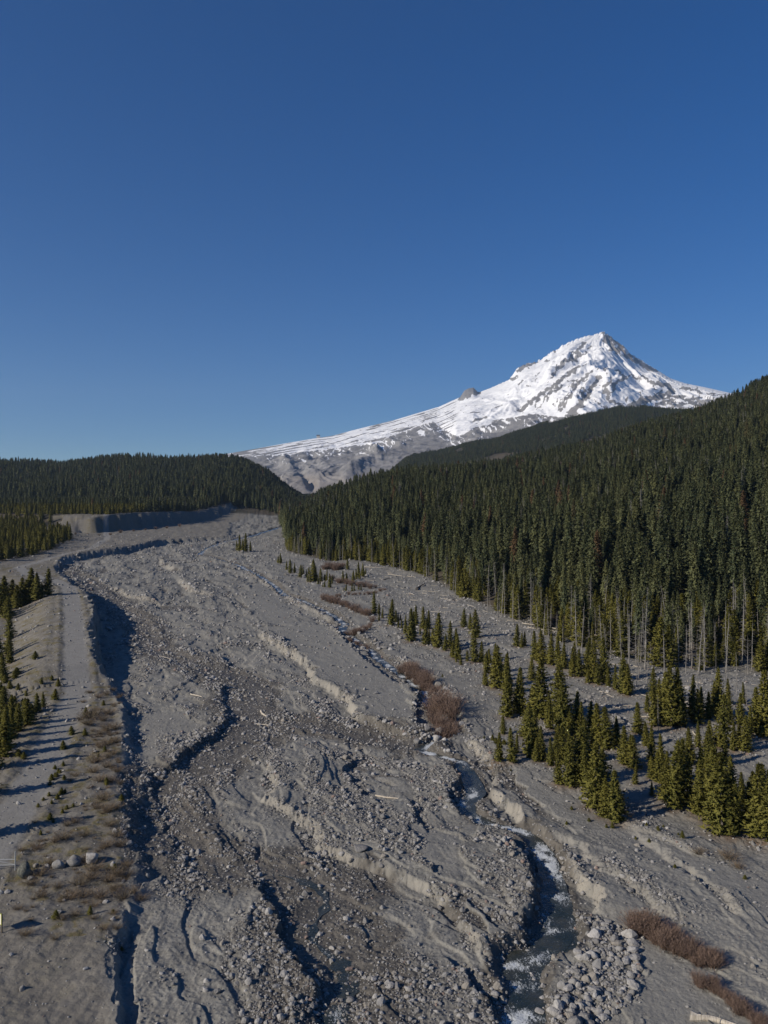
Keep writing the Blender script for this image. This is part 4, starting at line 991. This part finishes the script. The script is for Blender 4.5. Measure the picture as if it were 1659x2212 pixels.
DB = c7([(400,350,60),(500,410,60),(380,430,60),(240,640,80),(180,690,60),(560,600,80),(650,650,70),(600,740,70),(420,750,60),(250,750,60),(150,1000,70),(330,1020,60),(850,730,50),(700,950,50),(620,190,60),(450,330,50),(330,450,50),(540,640,60),
         (700,620,70),(740,740,80),(680,700,60),(480,680,60),(350,700,60),(220,480,50),(130,500,50),(110,830,50),(640,260,60),(700,400,60),(720,450,60),(760,620,60),(450,870,50),(560,890,45),(380,900,45),(620,960,40),(520,560,60),(300,580,60),(800,700,60),(660,350,55),
         (580,240,50),(690,250,50),(640,470,60),(760,560,60),(500,740,55),(560,800,50),(680,860,45)]) + \
     c4([(560,790,70),(620,820,60),(530,850,60),(600,900,60),(650,780,50),(580,1060,60),(640,960,60),(600,980,60),(680,1020,60),(640,1100,60),(700,1120,60),(660,1180,60),(540,810,60),(480,820,40),(450,1150,40),(420,1180,40),(600,1180,60),(700,950,50),(650,1040,55),
         (720,1190,50),(560,1130,50),(640,880,60),(690,870,60),(590,690,40),(640,670,40)]) + [(random.uniform(55, 275), random.uniform(1780, 2000), 24) for _ in range(45)] + [(random.uniform(175, 262), random.uniform(1480, 1780), 24) for _ in range(40)] + c9([(1240,520,50),(1420,540,60),(1480,590,60),(830,310,50),(1010,1010,30)]) 
its = []
for a, b, hp in DB:
    x, y = Dp(a, b, float(np.interp(b, [1500, 1700, 1900, 2050], [1.3, 1.4, 1.2, 1.1])) if a < 350 else .3); x = float(x); y = float(y); h = hp * .36 * K / F * y * random.uniform(.6, .95)
    o = link('dry_bush', DRY[random.randrange(3)]); o.location = (x, y, float(gz(x, y)) - .03); o.rotation_euler.z = random.uniform(0, 6.28); wd = random.uniform(1.2, 2.0); o.scale = (h * wd, h * wd, h)
    o['category'] = 'bush'; o['group'] = 'low dry bushes on the levee'; its.append((o, b, a))
lv = [q for q in its if q[2] < 350]; lv.sort(key=lambda q: q[1])
LWH = ['on the levee shoulder below the eroded cliff', 'on the shaded levee bank beside the road', 'on the slope above the boulder row', 'around the row of large boulders', 'just below the row of large boulders', 'on the bare ground beside the sign']
per = math.ceil(len(lv) / 6)
for b in range(6): label_in([(o, a) for o, _, a in lv[b * per:(b + 1) * per]], LWH[b], 'wispy dry brown bush')
label_in([(o, a) for o, _, a in its if a >= 350], 'on the open gravel of the right bank', 'small dry bush')
# seedlings
SD = c7([(370,150,70),(400,235,50),(440,225,45),(300,310,60),(320,330,40),(245,400,60),(335,890,90),(540,860,80),(640,95,50),(730,195,50),(260,190,40),(310,60,50),(230,230,40),(330,40,50),(345,180,40),(375,265,35),(690,590,50),(680,850,40),(730,1010,50),(360,20,40),(310,210,35),(295,170,35)]) + \
     c4([(515,790,80),(510,905,70),(430,900,70),(380,985,80),(620,730,60),(330,1100,50),(350,1120,50),(380,1080,40),(340,1150,40),(385,1170,40),(630,1000,60),(640,1190,50),(590,1030,50),(350,620,60),(310,600,50),(330,700,80),(90,590,70),(30,600,60),(60,620,60),(670,940,50),(300,1200,50),(360,1260,50),(390,1250,50)]) + \
     c9([(1145,430,80),(1000,385,45),(865,400,30),(945,430,35),(725,350,45),(690,350,40),(480,240,45),(585,310,35),(1100,590,45),(1520,650,50),(930,350,30),(1030,350,25),(1120,400,30),(450,330,30),(660,245,40)]) + c5([(1180,545,40),(1480,940,60),(1590,1110,40),(1430,940,30),(1550,960,60),(1500,960,50)])
SD += [(a_, b_, 60) for a_, b_ in [(random.uniform(-6, 105) * (1 if q < 20 else .6), random.uniform(1440, 1640)) for q in range(34)] if a_ < 100 - (b_ - 1440) * .2]
its = []
for a, b, hp in SD:
    x, y = Dp(a, b, float(np.interp(b, [1500, 1700, 1900, 2050], [1.4, 1.5, 1.2, 1.1])) if a < 350 else .5); x = float(x); y = float(y); h = hp * .36 * K / F * y * random.uniform(.5, .85)
    k = random.randrange(5); e = put_tree('pine_seedling', PINE_P[k], x, y, h, 'seedling', 'knee high pine seedlings', widen=random.uniform(2.2, 3.6), sink=.03); its.append((e, a, b))
l_ = sorted([q for q in its if q[1] < 350], key=lambda q: q[2]); r_ = [q for q in its if q[1] >= 350]
SWH = ['on the verge where the road narrows', 'on the grassy strip along the road', 'on the sandy strip right of the road', 'around the boulder row and sign']
per = math.ceil(len(l_) / 4)
for b in range(4): label_in([(o, a) for o, a, _ in l_[b * per:(b + 1) * per]], SWH[b], 'bright green pine seedling')
label_in([(o, a) for o, a, _ in r_], 'on the gravel bank right of the stream', 'little green pine seedling')

# ------------------------------------------------------------------ stones
ROCKM = [rock_mesh('river_stone', 100 + i, 2, .14, ((1, .8, .7), (1, .7, .6), (1, .9, .8), (1, .85, .55), (1, .65, .7), (1, .8, .9))[i], 6) for i in range(6)]
SMALL = [rock_mesh('small_stone', 120 + i, 1, .12, ((1, .8, .7), (1, .7, .6), (1, .9, .85), (1, .75, .75))[i], 3) for i in range(4)]
for m_ in ROCKM + SMALL: m_.materials.append(M_STONE)
def cands(ymin, ymax, dens, smin, smax, seed, pw=2.3, tl=.49):
    r = np.random.default_rng(seed); area = tl * (ymax ** 2 - ymin ** 2); n = int(area * dens)
    y = np.sqrt(r.random(n) * (ymax ** 2 - ymin ** 2) + ymin ** 2); x = (r.random(n) * 2 - 1) * tl * y
    s = smin * (1 - r.random(n) * (1 - (smin / smax) ** pw)) ** (-1 / pw)
    return x, y, s, r
allx, ally, alls, = [], [], []
for ymin, ymax, dens, smin, smax, sd_ in ((56, 90, 15, .06, .42, 1), (90, 130, 8.5, .08, .45, 2), (130, 200, 4.2, .12, .55, 3), (200, 330, 1.6, .19, .75, 4), (330, 700, .28, .33, 1.1, 5)):
    x, y, s, r = cands(ymin, ymax, dens, smin, smax, sd_)
    rkv = att('rock', x, y); wetv = att('wet', x, y)
    cob = np.zeros(x.size, bool)
    cob |= inpoly(x, y, COB[3])
    m = (r.random(x.size) < rkv ** 1.3 * 1.1 + .05 + .9 * cob) & (y < forest_edge(x / y) + 10)
    s = np.where(cob, s * r.uniform(1.0, 2.1, s.size), s)
    s = np.where(rkv > .8, s * 1.15, s)
    allx.append(x[m]); ally.append(y[m]); alls.append(s[m])
bx = np.concatenate(allx); by = np.concatenate(ally); bs = np.concatenate(alls)
# named boulders: survey x, y of the foot, half width in survey pixels, height factor, rise of ground, look, place
M1 = lambda P: [(.18 * a, 1791.8 + .18 * b) + tuple(r) for a, b, *r in P]
BIG = []
for a, b, w, hf, lb in [(285,510,105,1.05,'largest dark rough boulder at the left end of the row by the gate'), (362,540,45,.8,'small grey boulder at the foot of the largest dark one'), (450,470,52,.6,'low brownish boulder behind the reddish brush in the row'), (415,400,42,.7,'shadowed boulder just right of the largest dark one'),
                        (560,425,48,.8,'mottled brown boulder left of the pale wedge boulder'), (690,430,80,.8,'pale wedge shaped boulder in the middle of the row'), (870,385,92,.85,'wide tan boulder with a shaded right face in the row'), (1090,350,80,1.15,'tallest pale upright boulder near the right end of the row'), (1350,375,38,1.2,'small rounded boulder standing alone at the right end of the row'),
                        (705,925,38,.6,'flat pinkish rock beside a green seedling below the boulder row'), (745,985,28,.7,'small pale rock just below the flat pinkish one'), (795,670,18,.7,'little grey rock in the brush below the boulder row'), (770,740,26,.7,'rounded grey rock in the brush under the wedge boulder'), (90,790,18,.6,'lone stone on the bare gravel left of the brush'), (1495,1050,32,.5,'pale flat stone at the lower end of the brush')]:
    q = M1([(a, b)])[0]; BIG.append((q[0], q[1], w * .18, hf, 1.6, lb, 'row of large boulders across the levee road'))
def addb(P, conv, dz, grp):
    for a, b, w, hf, lb in P:
        q = conv([(a, b)])[0]; BIG.append((q[0], q[1], w * .36, hf, dz, lb, grp))
g1 = 'large boulders along the stream'
addb([(1030,935,25,.8,'squarish pale boulder beside the muddy pool'), (1140,915,42,.7,'wide brown boulder above the white rapids'), (1165,885,34,.8,'brown boulder leaning on the wide one by the cascade'), (1095,890,26,.8,'grey boulder between the rubble heap and the muddy pool'), (1255,865,22,1.0,'pale pinkish boulder right of the small cascade'),
      (1160,615,30,.8,'dark angular boulder right of the upper thicket'), (1205,635,22,.6,'flat grey boulder right of the dark angular one'), (1300,850,24,.8,'tan boulder on the bank right of the cascade'), (600,1050,22,.9,'rounded boulder in the shaded rill of the left bar'), (700,285,20,.9,'dark boulder at the bend below the willow pool'), (610,305,15,.9,'round boulder left of the pool outlet'), (640,310,14,.9,'second round boulder at the pool outlet'),
      (680,295,14,.9,'light boulder at the right of the pool outlet'), (800,385,17,.7,'first boulder of the stacked line on the right bank'), (835,390,19,.7,'middle boulder of the stacked line on the right bank'), (870,398,19,.7,'last boulder of the stacked line on the right bank')], c5, .2, g1)
g2 = 'large boulders on the lower river bed'
addb([(397,480,19,.95,'pale round boulder alone below the cream bank'), (690,500,48,.45,'low wide sandy boulder half buried in the bar'), (575,510,26,.6,'buried grey boulder left of the low sandy one'), (830,545,20,.8,'pale blocky boulder at the end of the bar'), (815,585,20,.7,'grey boulder just under the pale blocky one'), (200,860,14,1.1,'upright pale boulder casting a shadow on dark wet gravel'),
      (930,525,18,.7,'brown boulder at the head of the sand flat'), (1200,240,16,.8,'pale boulder where the bar meets the stream'), (1272,220,10,.9,'small reddish boulder at the water edge'), (535,800,16,1.0,'pale pointed boulder beside the lower pool'), (985,920,15,.8,'pale boulder on the mud flat'), (1465,1240,17,.9,'pale round boulder on the brown mud bank'), (1495,1360,20,.9,'pale round boulder below the mud bank'),
      (720,1400,14,1.0,'upright boulder under the lower pool'), (630,1360,28,.8,'brown boulder in the lower pool'), (660,920,20,.6,'brown flat boulder left of the gravel flat'), (1490,960,14,.9,'pale boulder below the cream bank tip'), (1415,1225,16,.8,'grey boulder on the brown mud bank')], c8, .1, g2)
addb([(520,1125,29,.85,'brightest cream boulder by the stream bend'), (612,1150,42,.55,'wide grey boulder right of the brightest cream one'), (630,1060,26,.85,'dark grey boulder above the cobble bar'), (770,1110,32,.6,'tan boulder inside the cobble bar top'), (700,915,26,.6,'dark flat boulder at the tip of the sandbank'), (430,1330,34,.9,'big grey boulder at the left edge of the cobble bar'), (490,1310,36,.8,'brown boulder beside the big grey one'),
      (575,1290,32,.9,'dark grey boulder in the middle of the cobble bar'), (295,1425,36,.7,'brownish boulder at the water edge of the cobble bar'), (380,1480,32,.9,'pale round boulder near the foot of the cobble bar'), (495,1460,30,.8,'light brown boulder in the lower cobble bar'), (580,1400,32,.9,'large rounded grey boulder in the lower cobble bar'), (580,1450,26,.9,'grey boulder below the large rounded one'), (470,1515,28,1.0,'bluish grey boulder at the foot of the cobble bar'),
      (845,1370,26,.8,'pale boulder at the right edge of the cobble bar'), (700,1480,24,.9,'pale round boulder alone under the cobble bar'), (840,1310,30,.7,'wide tan boulder at the right of the cobble bar'), (275,715,18,.9,'pale round boulder on the left stream bank'), (25,1350,28,.7,'grey boulder on the left bank by the foam'), (1035,850,14,1.0,'dark boulder above the sandbank thicket'), (650,1190,26,.9,'dark upright boulder inside the cobble bar'), (110,1440,22,.7,'grey boulder on the left bank at the foot')], c9, .0, g2)
BOUL = [rock_mesh('boulder', 140 + i, 3, .13, ((1, .85, 1), (1, .75, 1), (1, .95, 1))[i], 9) for i in range(3)]
for m_ in BOUL: m_.materials.append(M_STONE)
M_DKROCK = NT('dark_rough_rock', .92, .2); M_DKROCK.color(M_DKROCK.mix(M_DKROCK.ramp(M_DKROCK.noise(M_DKROCK.objc(), 2.5, 5), .35, .65), c_(.075, .078, .068), c_(.145, .145, .125))); M_DKROCK.normal(M_DKROCK.bump(M_DKROCK.noise(M_DKROCK.objc(), 3, 6, 0, .65), .2, .9)); M_DKROCK = M_DKROCK.m
BOULD = rock_mesh('boulder', 151, 3, .2, (1, .85, 1), 12); BOULD.materials.append(M_DKROCK)
taken = []
for a, b, w, hf, dz, lb, grp in BIG:
    x, y = Dp(a, b, dz); x = float(x); y = float(y); r = w * K / F * y; y += r * .5
    o = link('boulder', BOULD if 'largest dark' in lb and 'rough' in lb else BOUL[random.randrange(3)]); o.location = (x, y, float(gz(x, y)) + r * hf * .42 - .03); o.rotation_euler = (0, 0, random.uniform(-.5, .5) + random.choice([0, 3.1])); o.scale = (r, r * 1.05, r * hf * 1.05)
    o['category'] = 'boulder'; o['label'] = lb; o['group'] = grp; taken.append((x, y, r))
# keep small stones off the named ones
for x, y, r in taken:
    m = np.hypot(bx - x, by - y) > r * .9; bx, by, bs = bx[m], by[m], bs[m]
infr = np.abs(bx / by) < .455
v_of = 512 + F * (HC - gz(bx, by)) / by
sc_ = np.where(infr & (v_of < 1015), bs / by, 0)
top = np.argsort(-sc_)[:215]
m = np.ones(bx.size, bool); m[top] = False
STZ = [('on the left plateau and bank by the sign', lambda u, v: (u < 120)), ('in rubble left of the side channel', lambda u, v: (u < 310) & (v > 900)), ('beside the upper wet side channel', lambda u, v: (u < 310) & (v <= 900) & (v > 780)), ('on the upper left river bed', lambda u, v: (u < 310)),
       ('on the bar under the long cream bank', lambda u, v: (u < 470) & (v > 930)), ('on the grey bar between both channels', lambda u, v: (u < 470) & (v > 850)), ('near the pale driftwood log', lambda u, v: (u < 470) & (v > 760)), ('around the sandy plateau', lambda u, v: (u < 470)),
       ('in the water side rubble of the stream', lambda u, v: (u < 530) & (v > 800)), ('in the top of the cobble bar', lambda u, v: (u < 650) & (v > 880) & (v < 930)), ('in the middle of the cobble bar', lambda u, v: (u < 650) & (v >= 930) & (v < 970)), ('at the foot of the cobble bar', lambda u, v: (u < 650) & (v >= 970)),
       ('on the right bank above the cobble bar', lambda u, v: v < 880), ('on the bottom right sand', lambda u, v: v > 0)]
zi = {}
for i in top:
    x, y, s = float(bx[i]), float(by[i]), float(bs[i]); k = random.randrange(6)
    o = link('boulder', ROCKM[k]); o.location = (x, y, float(gz(x, y)) + s * .18); o.rotation_euler = (random.uniform(-.2, .2), random.uniform(-.2, .2), random.uniform(0, 6.28)); o.scale = (s, s, s * random.uniform(.8, 1.1))
    o['category'] = 'boulder'; o['group'] = 'larger stones strewn over the river bed'
    u = scr(x, y); v = float(v_of[i])
    for j, (wn_, fn_) in enumerate(STZ):
        if fn_(u, v): break
    o['_s'] = s; o['_k'] = k; zi.setdefault(j, []).append((o, u))
for j, it in zi.items():
    med = sorted(o['_s'] for o, _ in it)[len(it) // 2]
    def look(o): return ('bigger ' if o['_s'] >= med else 'smaller ') + ('blocky', 'long', 'round', 'flat', 'narrow', 'upright')[o['_k']]
    it.sort(key=lambda q: -q[0].location.y); nb = math.ceil(len(it) / 16); per = math.ceil(len(it) / nb)
    bn = {1: [''], 2: [', far side', ', near side'], 3: [', far side', ', middle', ', near side'], 4: [', far edge', ', far side', ', near side', ', near edge'], 5: [', far edge', ', far side', ', middle', ', near side', ', near edge']}[min(nb, 5)]
    for b in range(nb): label_in(it[b * per:(b + 1) * per], STZ[j][0] + bn[min(b, 4)], 'stone', look)
    for o, _ in it: del o['_s']; del o['_k']
bx, by, bs = bx[m], by[m], bs[m]
RKO = [[next(o for o in COL.objects if o.data is mm)] for mm in ROCKM if any(o.data is mm for o in COL.objects)]
r = np.random.default_rng(77)
# four small named stones lend their meshes to the fine rubble
SMO = []
for i, mm in enumerate(SMALL):
    x, y = Dp(*[(470, 2150), (880, 2150), (620, 2190), (1000, 2100)][i]); x = float(x); y = float(y)
    o = link('boulder', mm); o.location = (x, y, float(gz(x, y)) + .1); o.scale = (.3, .3, .3); o['category'] = 'boulder'; o['group'] = 'larger stones strewn over the river bed'
    o['label'] = ['angular stone above the left bottom rubble', 'angular stone in the rubble under the gravel flat', 'angular stone beside the lowest pool', 'angular stone on the bottom mud bank'][i]; SMO.append([o])
def rubble(name, x, y, s, protos, seed, lab):
    r = np.random.default_rng(seed); n = len(x)
    P = np.stack([x, y, gz(x, y) + s * .14], 1); rot = np.stack([r.normal(0, .35, n), r.normal(0, .35, n), r.uniform(0, 6.28, n)], 1)
    scatter(name, P, rot, np.stack([s, s, s * r.uniform(.7, 1.1, n)], 1), r.integers(0, len(protos), n), protos, kind='stuff', label=lab, category='stones')
big_ = (bs > .2) | ((by > 130) & (bs > .4))
rubble('rubble', bx[big_], by[big_], bs[big_], RKO, 31, 'grey river stones strewn thickly over the whole river bed')
rubble('gravel', bx[~big_], by[~big_], bs[~big_], SMO, 32, 'small grey stones and gravel covering the river bed')

# ------------------------------------------------------------------ driftwood
def log_mesh(seed, rootend=False, bend=.05):
    r = np.random.default_rng(seed); tb = TB()
    P = [(x, bend * math.sin(x * 3 + seed) + r.normal(0, .004), .0 + r.normal(0, .004)) for x in np.linspace(-.5, .5, 8)]
    R = np.linspace(.032, .02, 8) * (1 + r.normal(0, .06, 8))
    if rootend: R[0] *= 1.9; R[1] *= 1.25
    tb.tube(P, R, 8)
    for k in range(4):
        f = r.uniform(-.3, .45); a = r.uniform(.2, 2.9); d = np.array([.35, math.cos(a), math.sin(a)]) * r.uniform(.05, .11)
        p = np.array([f, 0, 0]); tb.tube([p, p + d], [.008, .003], 4)
    return tb.mesh('driftwood_log')
LOGM = [log_mesh(200 + i, i == 2) for i in range(4)]
for m_ in LOGM: m_.materials.append(M_LOG)
DLOG = log_mesh(210, True); DLOG.materials.append(M_DLOG)
def put_log(p, q, lab, mesh=None, dz=0.3, thick=1.0, grp='driftwood logs'):
    a = np.array(Dp(p[0], p[1], dz), float); b = np.array(Dp(q[0], q[1], dz), float); L = float(np.hypot(*(b - a))); c = (a + b) / 2
    o = link('log', mesh or LOGM[random.randrange(4)]); za, zb = float(gz(*a)), float(gz(*b)); zc = float(gz(*c))
    rad = min(max(.05, .026 * L), .11) * thick
    o.location = (float(c[0]), float(c[1]), max((za + zb) / 2, zc) + rad * .6)
    o.rotation_euler = (0, -math.atan2(zb - za, L) * .9, math.atan2(b[1] - a[1], b[0] - a[0])); k = rad / .026; o.scale = (L, k, k)
    o['category'] = 'log'; o['group'] = grp; o['label'] = lab
    return o
put_log((812, 1706), (860, 1717), 'straight bleached log lying on the grey bar', LOGM[0], .4, 1.0)
put_log((554, 1555), (585, 1559), 'short bleached log at the wet channel junction', LOGM[1], 0, 1.2)
put_log((344, 1418), (369, 1421), 'small pale log on the upper left river bed', LOGM[3], 0, 1.2)
put_log((414, 1500), (434, 1506), 'yellowish splintered log on the left gravel', LOGM[1], 0, 1.5)
put_log((1493, 2192), (1590, 2222), 'thick bleached trunk with a root end on the bottom sand', LOGM[2], .2, 2.6)
put_log((566, 1530), (575, 1543), 'stubby pale log standing over the wet channel', LOGM[0], 0, 1.5)
names = [('longest straight pale log in front of the snags', c6([(180, 232), (640, 325)])), ('pale log lying parallel below the longest one', c6([(205, 255), (420, 292)])), ('pale log beside the scattered pine stand foot', c6([(845, 650), (950, 666)])), ('short log on the sandy rise below the slender pines', c6([(690, 655), (735, 672)])),
         ('short straight log on the sand flat among pines', c6([(670, 725), (770, 738)])), ('thin long log just above the half buried tyre', c6([(880, 792), (1040, 806)])), ('thin log behind the pale bare snag', c6([(750, 315), (850, 335)])), ('pale log at the foot of the dark willow strip', c6([(960, 380), (1070, 383)])),
         ('log pointing right beyond the last pines', c6([(1450, 965), (1530, 990)])), ('log just left of the one pointing right', c6([(1380, 930), (1470, 952)])), ('short log under the first slender pines', c6([(120, 350), (190, 353)])), ('slanting pale log among the last pines', c6([(1215, 880), (1260, 950)])),
         ('log crossing the sand behind the tyre pines', c6([(1560, 600), (1610, 606)])), ('thin pale log at the forest foot above the fork', cm([(1000, 465), (1170, 488)])), ('pale log left of the two boulders under the forest', cm([(1320, 612), (1450, 618)])), ('short fat pale log beside dark boulders', cm([(1420, 605), (1475, 600)])),
         ('thin log lying above the gravel fork', cm([(1190, 634), (1240, 642)])), ('log at the top of the red willow patch', cm([(790, 404), (960, 412)])), ('long thin log under the forest on grey rubble', cm([(1180, 480), (1260, 496)])), ('thin log on the rubble left of the young pines', cm([(1480, 690), (1640, 705)]))]
for lb, (p, q) in names: put_log(p, q, lb, thick=.9)
put_log(*cm([(965, 520), (1015, 505)]), 'dark log beside the gravel fork rubble', DLOG, 0, 1.3); put_log(*cm([(1270, 610), (1320, 570)]), 'dark root stump sticking out of the grey rubble', DLOG, 0, 2.2)
LZ = W(S('770,1190 900,1240 1050,1310 1250,1390 1500,1450 1659,1520 1659,1640 1500,1600 1300,1500 1120,1420 980,1350 850,1290 760,1240'))
cnt = 0; lg = []
while cnt < 150:
    y = random.uniform(125, 420); x = random.uniform(-.1, .46) * y
    if not inpoly(np.array([x]), np.array([y]), LZ)[0]: continue
    L = random.uniform(1.0, 4.6) * random.uniform(.6, 1.2); an = random.gauss(-.4, .9); d = np.array([math.cos(an), math.sin(an)]) * L / 2
    o = link('log', LOGM[random.randrange(4)]); zc = float(gz(x, y)); za = float(gz(x - d[0], y - d[1])); zb = float(gz(x + d[0], y + d[1])); rad = random.uniform(.04, .09); k = rad / .026
    o.location = (x, y, max(zc, (za + zb) / 2) + rad * .6); o.rotation_euler = (0, -math.atan2(zb - za, L), an); o.scale = (L, k, k)
    o['category'] = 'log'; o['group'] = 'driftwood logs'; o['_l'] = L; lg.append((o, scr(x, y))); cnt += 1
lg.sort(key=lambda q: q[1]); per = math.ceil(len(lg) / 12)
for b in range(12):
    label_in(lg[b * per:(b + 1) * per], FW[b].replace('behind', 'before').replace('above', 'below').replace('over', 'in'), 'bleached log', lambda o: 'long' if o['_l'] > 2.6 else 'short')
for o, _ in lg: del o['_l']

# ------------------------------------------------------------------ sign, gate, tyre, hut
def box(c, s, rz=0):
    V = np.array([[x, y, z] for x in (-.5, .5) for y in (-.5, .5) for z in (-.5, .5)]) * np.array(s)
    ca, sa = math.cos(rz), math.sin(rz); V = V @ np.array([[ca, sa, 0], [-sa, ca, 0], [0, 0, 1]]) + np.array(c)
    return V, np.array([[0, 1, 3, 2], [4, 6, 7, 5], [0, 4, 5, 1], [2, 3, 7, 6], [0, 2, 6, 4], [1, 5, 7, 3]])
def boxobj(name, c, s, mat, parent=None, rz=0, bev=.01, **p):
    V, Fc = box(c, s, rz); o = link(name, mesh_from(name, V, Fc), mat, parent, **p)
    b = o.modifiers.new('bevel', 'BEVEL'); b.width = bev; b.segments = 2; return o
def plain(name, col, rough=.6):
    s = NT(name, rough, .3); P = s.objc(); c2 = tuple(x * .8 for x in col[:3]) + (1,); s.color(s.mix(s.ramp(s.noise(P, 5, 4), .4, .7, 0, .5), col, c2)); return s.m
M_POST = plain('weathered_post_wood', c_(.09, .07, .05)); M_BOARD = plain('pale_sign_face', c_(.62, .60, .50)); M_YEL = plain('yellow_green_sign_edge', c_(.32, .33, .05)); M_GALV = plain('galvanised_steel', c_(.33, .34, .34), .4)
sx, sy = Dp(-6, 2003, 1.4); sx = float(sx); sy = float(sy); szz = float(gz(sx, sy))
sg_ = link('trail_sign', None); sg_.location = (sx, sy, szz); sg_.rotation_euler.z = math.radians(-28); sg_['category'] = 'sign'; sg_['label'] = 'pale information sign with a yellow green edge on two posts beside the road end'
boxobj('post', (-.62, 0, .75), (.09, .09, 1.9), M_POST, sg_); boxobj('post', (.62, 0, .75), (.09, .09, 1.9), M_POST, sg_)
pn = boxobj('panel', (0, -.075, 1.25), (1.25, .03, .9), M_BOARD, sg_)
boxobj('frame', (0, -.075, 1.725), (1.37, .06, .05), M_YEL, sg_); boxobj('frame', (.66, -.075, 1.25), (.05, .06, .9), M_YEL, sg_); boxobj('frame', (-.66, -.075, 1.25), (.05, .06, .9), M_YEL, sg_); boxobj('frame', (0, -.075, .775), (1.37, .06, .05), M_YEL, sg_)
boxobj('map_print', (-.1, -.0925, 1.25), (.7, .004, .6), plain('faded_print', c_(.32, .36, .28)), sg_, bev=.001)
gx, gy = Dp(33, 1862, 2.0); gx = float(gx); gy = float(gy); gzz = float(gz(gx, gy))
gt = link('road_gate', None); gt.location = (gx, gy, gzz); gt.rotation_euler.z = math.radians(3); gt['category'] = 'gate'; gt['label'] = 'galvanised pipe gate across the road left of the largest dark boulder'
def tubeobj(name, P, r, mat, parent, k=10):
    tb = TB(); tb.tube(P, [r] * len(P), k); return link(name, tb.mesh(name), mat, parent)
tubeobj('post', [(0, 0, -.2), (0, 0, 1.9)], .06, M_GALV, gt); tubeobj('rail', [(0, 0, 1.12), (-4.6, 0, 1.12)], .045, M_GALV, gt); tubeobj('rail', [(0, 0, .55), (-4.6, 0, .55)], .045, M_GALV, gt)
tubeobj('post', [(-4.6, 0, -.2), (-4.6, 0, 1.25)], .05, M_GALV, gt); tubeobj('brace', [(-.1, 0, .6), (-2.2, 0, 1.08)], .03, M_GALV, gt)
tx, ty = Dp(1391, 1570, .4); tx = float(tx); ty = float(ty)
M_TYRE = plain('dusty_tyre_rubber', c_(.10, .095, .09), .85)
U, Vv = np.meshgrid(np.linspace(0, 2 * np.pi, 37), np.linspace(0, 2 * np.pi, 13)); U, Vv = U.ravel(), Vv.ravel()
R_ = .42 + .15 * np.cos(Vv) * (1 + .05 * np.sign(np.sin(U * 16)) * (np.cos(Vv) > .6)); TV = np.stack([R_ * np.cos(U), .13 * np.sin(Vv), R_ * np.sin(U)], 1)
ty_ = link('tyre', mesh_from('tyre', TV, grid_faces(13, 37), True), M_TYRE); ty_.location = (tx, ty, float(gz(tx, ty)) + .3); ty_.rotation_euler = (math.radians(-30), 0, math.radians(25)); ty_['category'] = 'tyre'; ty_['label'] = 'old dusty tyre half buried in sand among the pines'
# little stone and timber hut on the skyline of the long ridge
hu, hv_ = 688 * K, 948 * K
hy = float(np.interp(hu, [60, 150, 240, 320, 460], [5000, 5200, 5600, 6500, 8000])); hx = float(px2t(hu) * hy); hz = HC + (512 - float(np.interp(hu, SKu, SKv))) / F * hy
hut = link('ridge_hut', None); hut.location = (hx, hy - 20, hz - 4); hut['category'] = 'hut'; hut['label'] = 'tiny grey hut on the snowy skyline of the long ridge'
M_HW = plain('grey_hut_wall', c_(.36, .34, .33)); M_HR = plain('dark_hut_roof', c_(.07, .09, .12))
boxobj('wall', (0, 0, 8), (26, 16, 20), M_HW, hut, bev=.3)
V = np.array([[-15, -10, 18], [15, -10, 18], [15, 10, 18], [-15, 10, 18], [-13, 0, 26], [13, 0, 26]], float)
me = bpy.data.meshes.new('roof'); me.from_pydata(V.tolist(), [], [(0, 1, 5, 4), (2, 3, 4, 5), (0, 4, 3), (1, 2, 5), (3, 2, 1, 0)]); link('roof', me, M_HR, hut)

# ------------------------------------------------------------------ air
HAZE = True
if HAZE:
    V, Fc = box((0, 5400, 1080), (15600, 12800, 2180))
    lo = min(float(ZG.min()), 0) - 3
    V[:, 2] = np.where(V[:, 2] < 500, lo, 2300); V[:, 1] = np.where(V[:, 1] < 500, -600, 15500); V[:, 0] = np.where(V[:, 0] < 0, -14000, 14000)
    hz_ = link('haze', mesh_from('haze', V, Fc), kind='stuff')
    m_ = bpy.data.materials.new('haze'); m_.use_nodes = True; nt = m_.node_tree; nt.nodes.clear()
    out = nt.nodes.new('ShaderNodeOutputMaterial'); pv = nt.nodes.new('ShaderNodeVolumePrincipled'); pv.inputs['Density'].default_value = 3.6e-5; pv.inputs['Color'].default_value = (.52, .73, 1, 1)
    pv.inputs['Anisotropy'].default_value = 0.2
    nt.links.new(pv.outputs[0], out.inputs['Volume']); hz_.data.materials.append(m_)
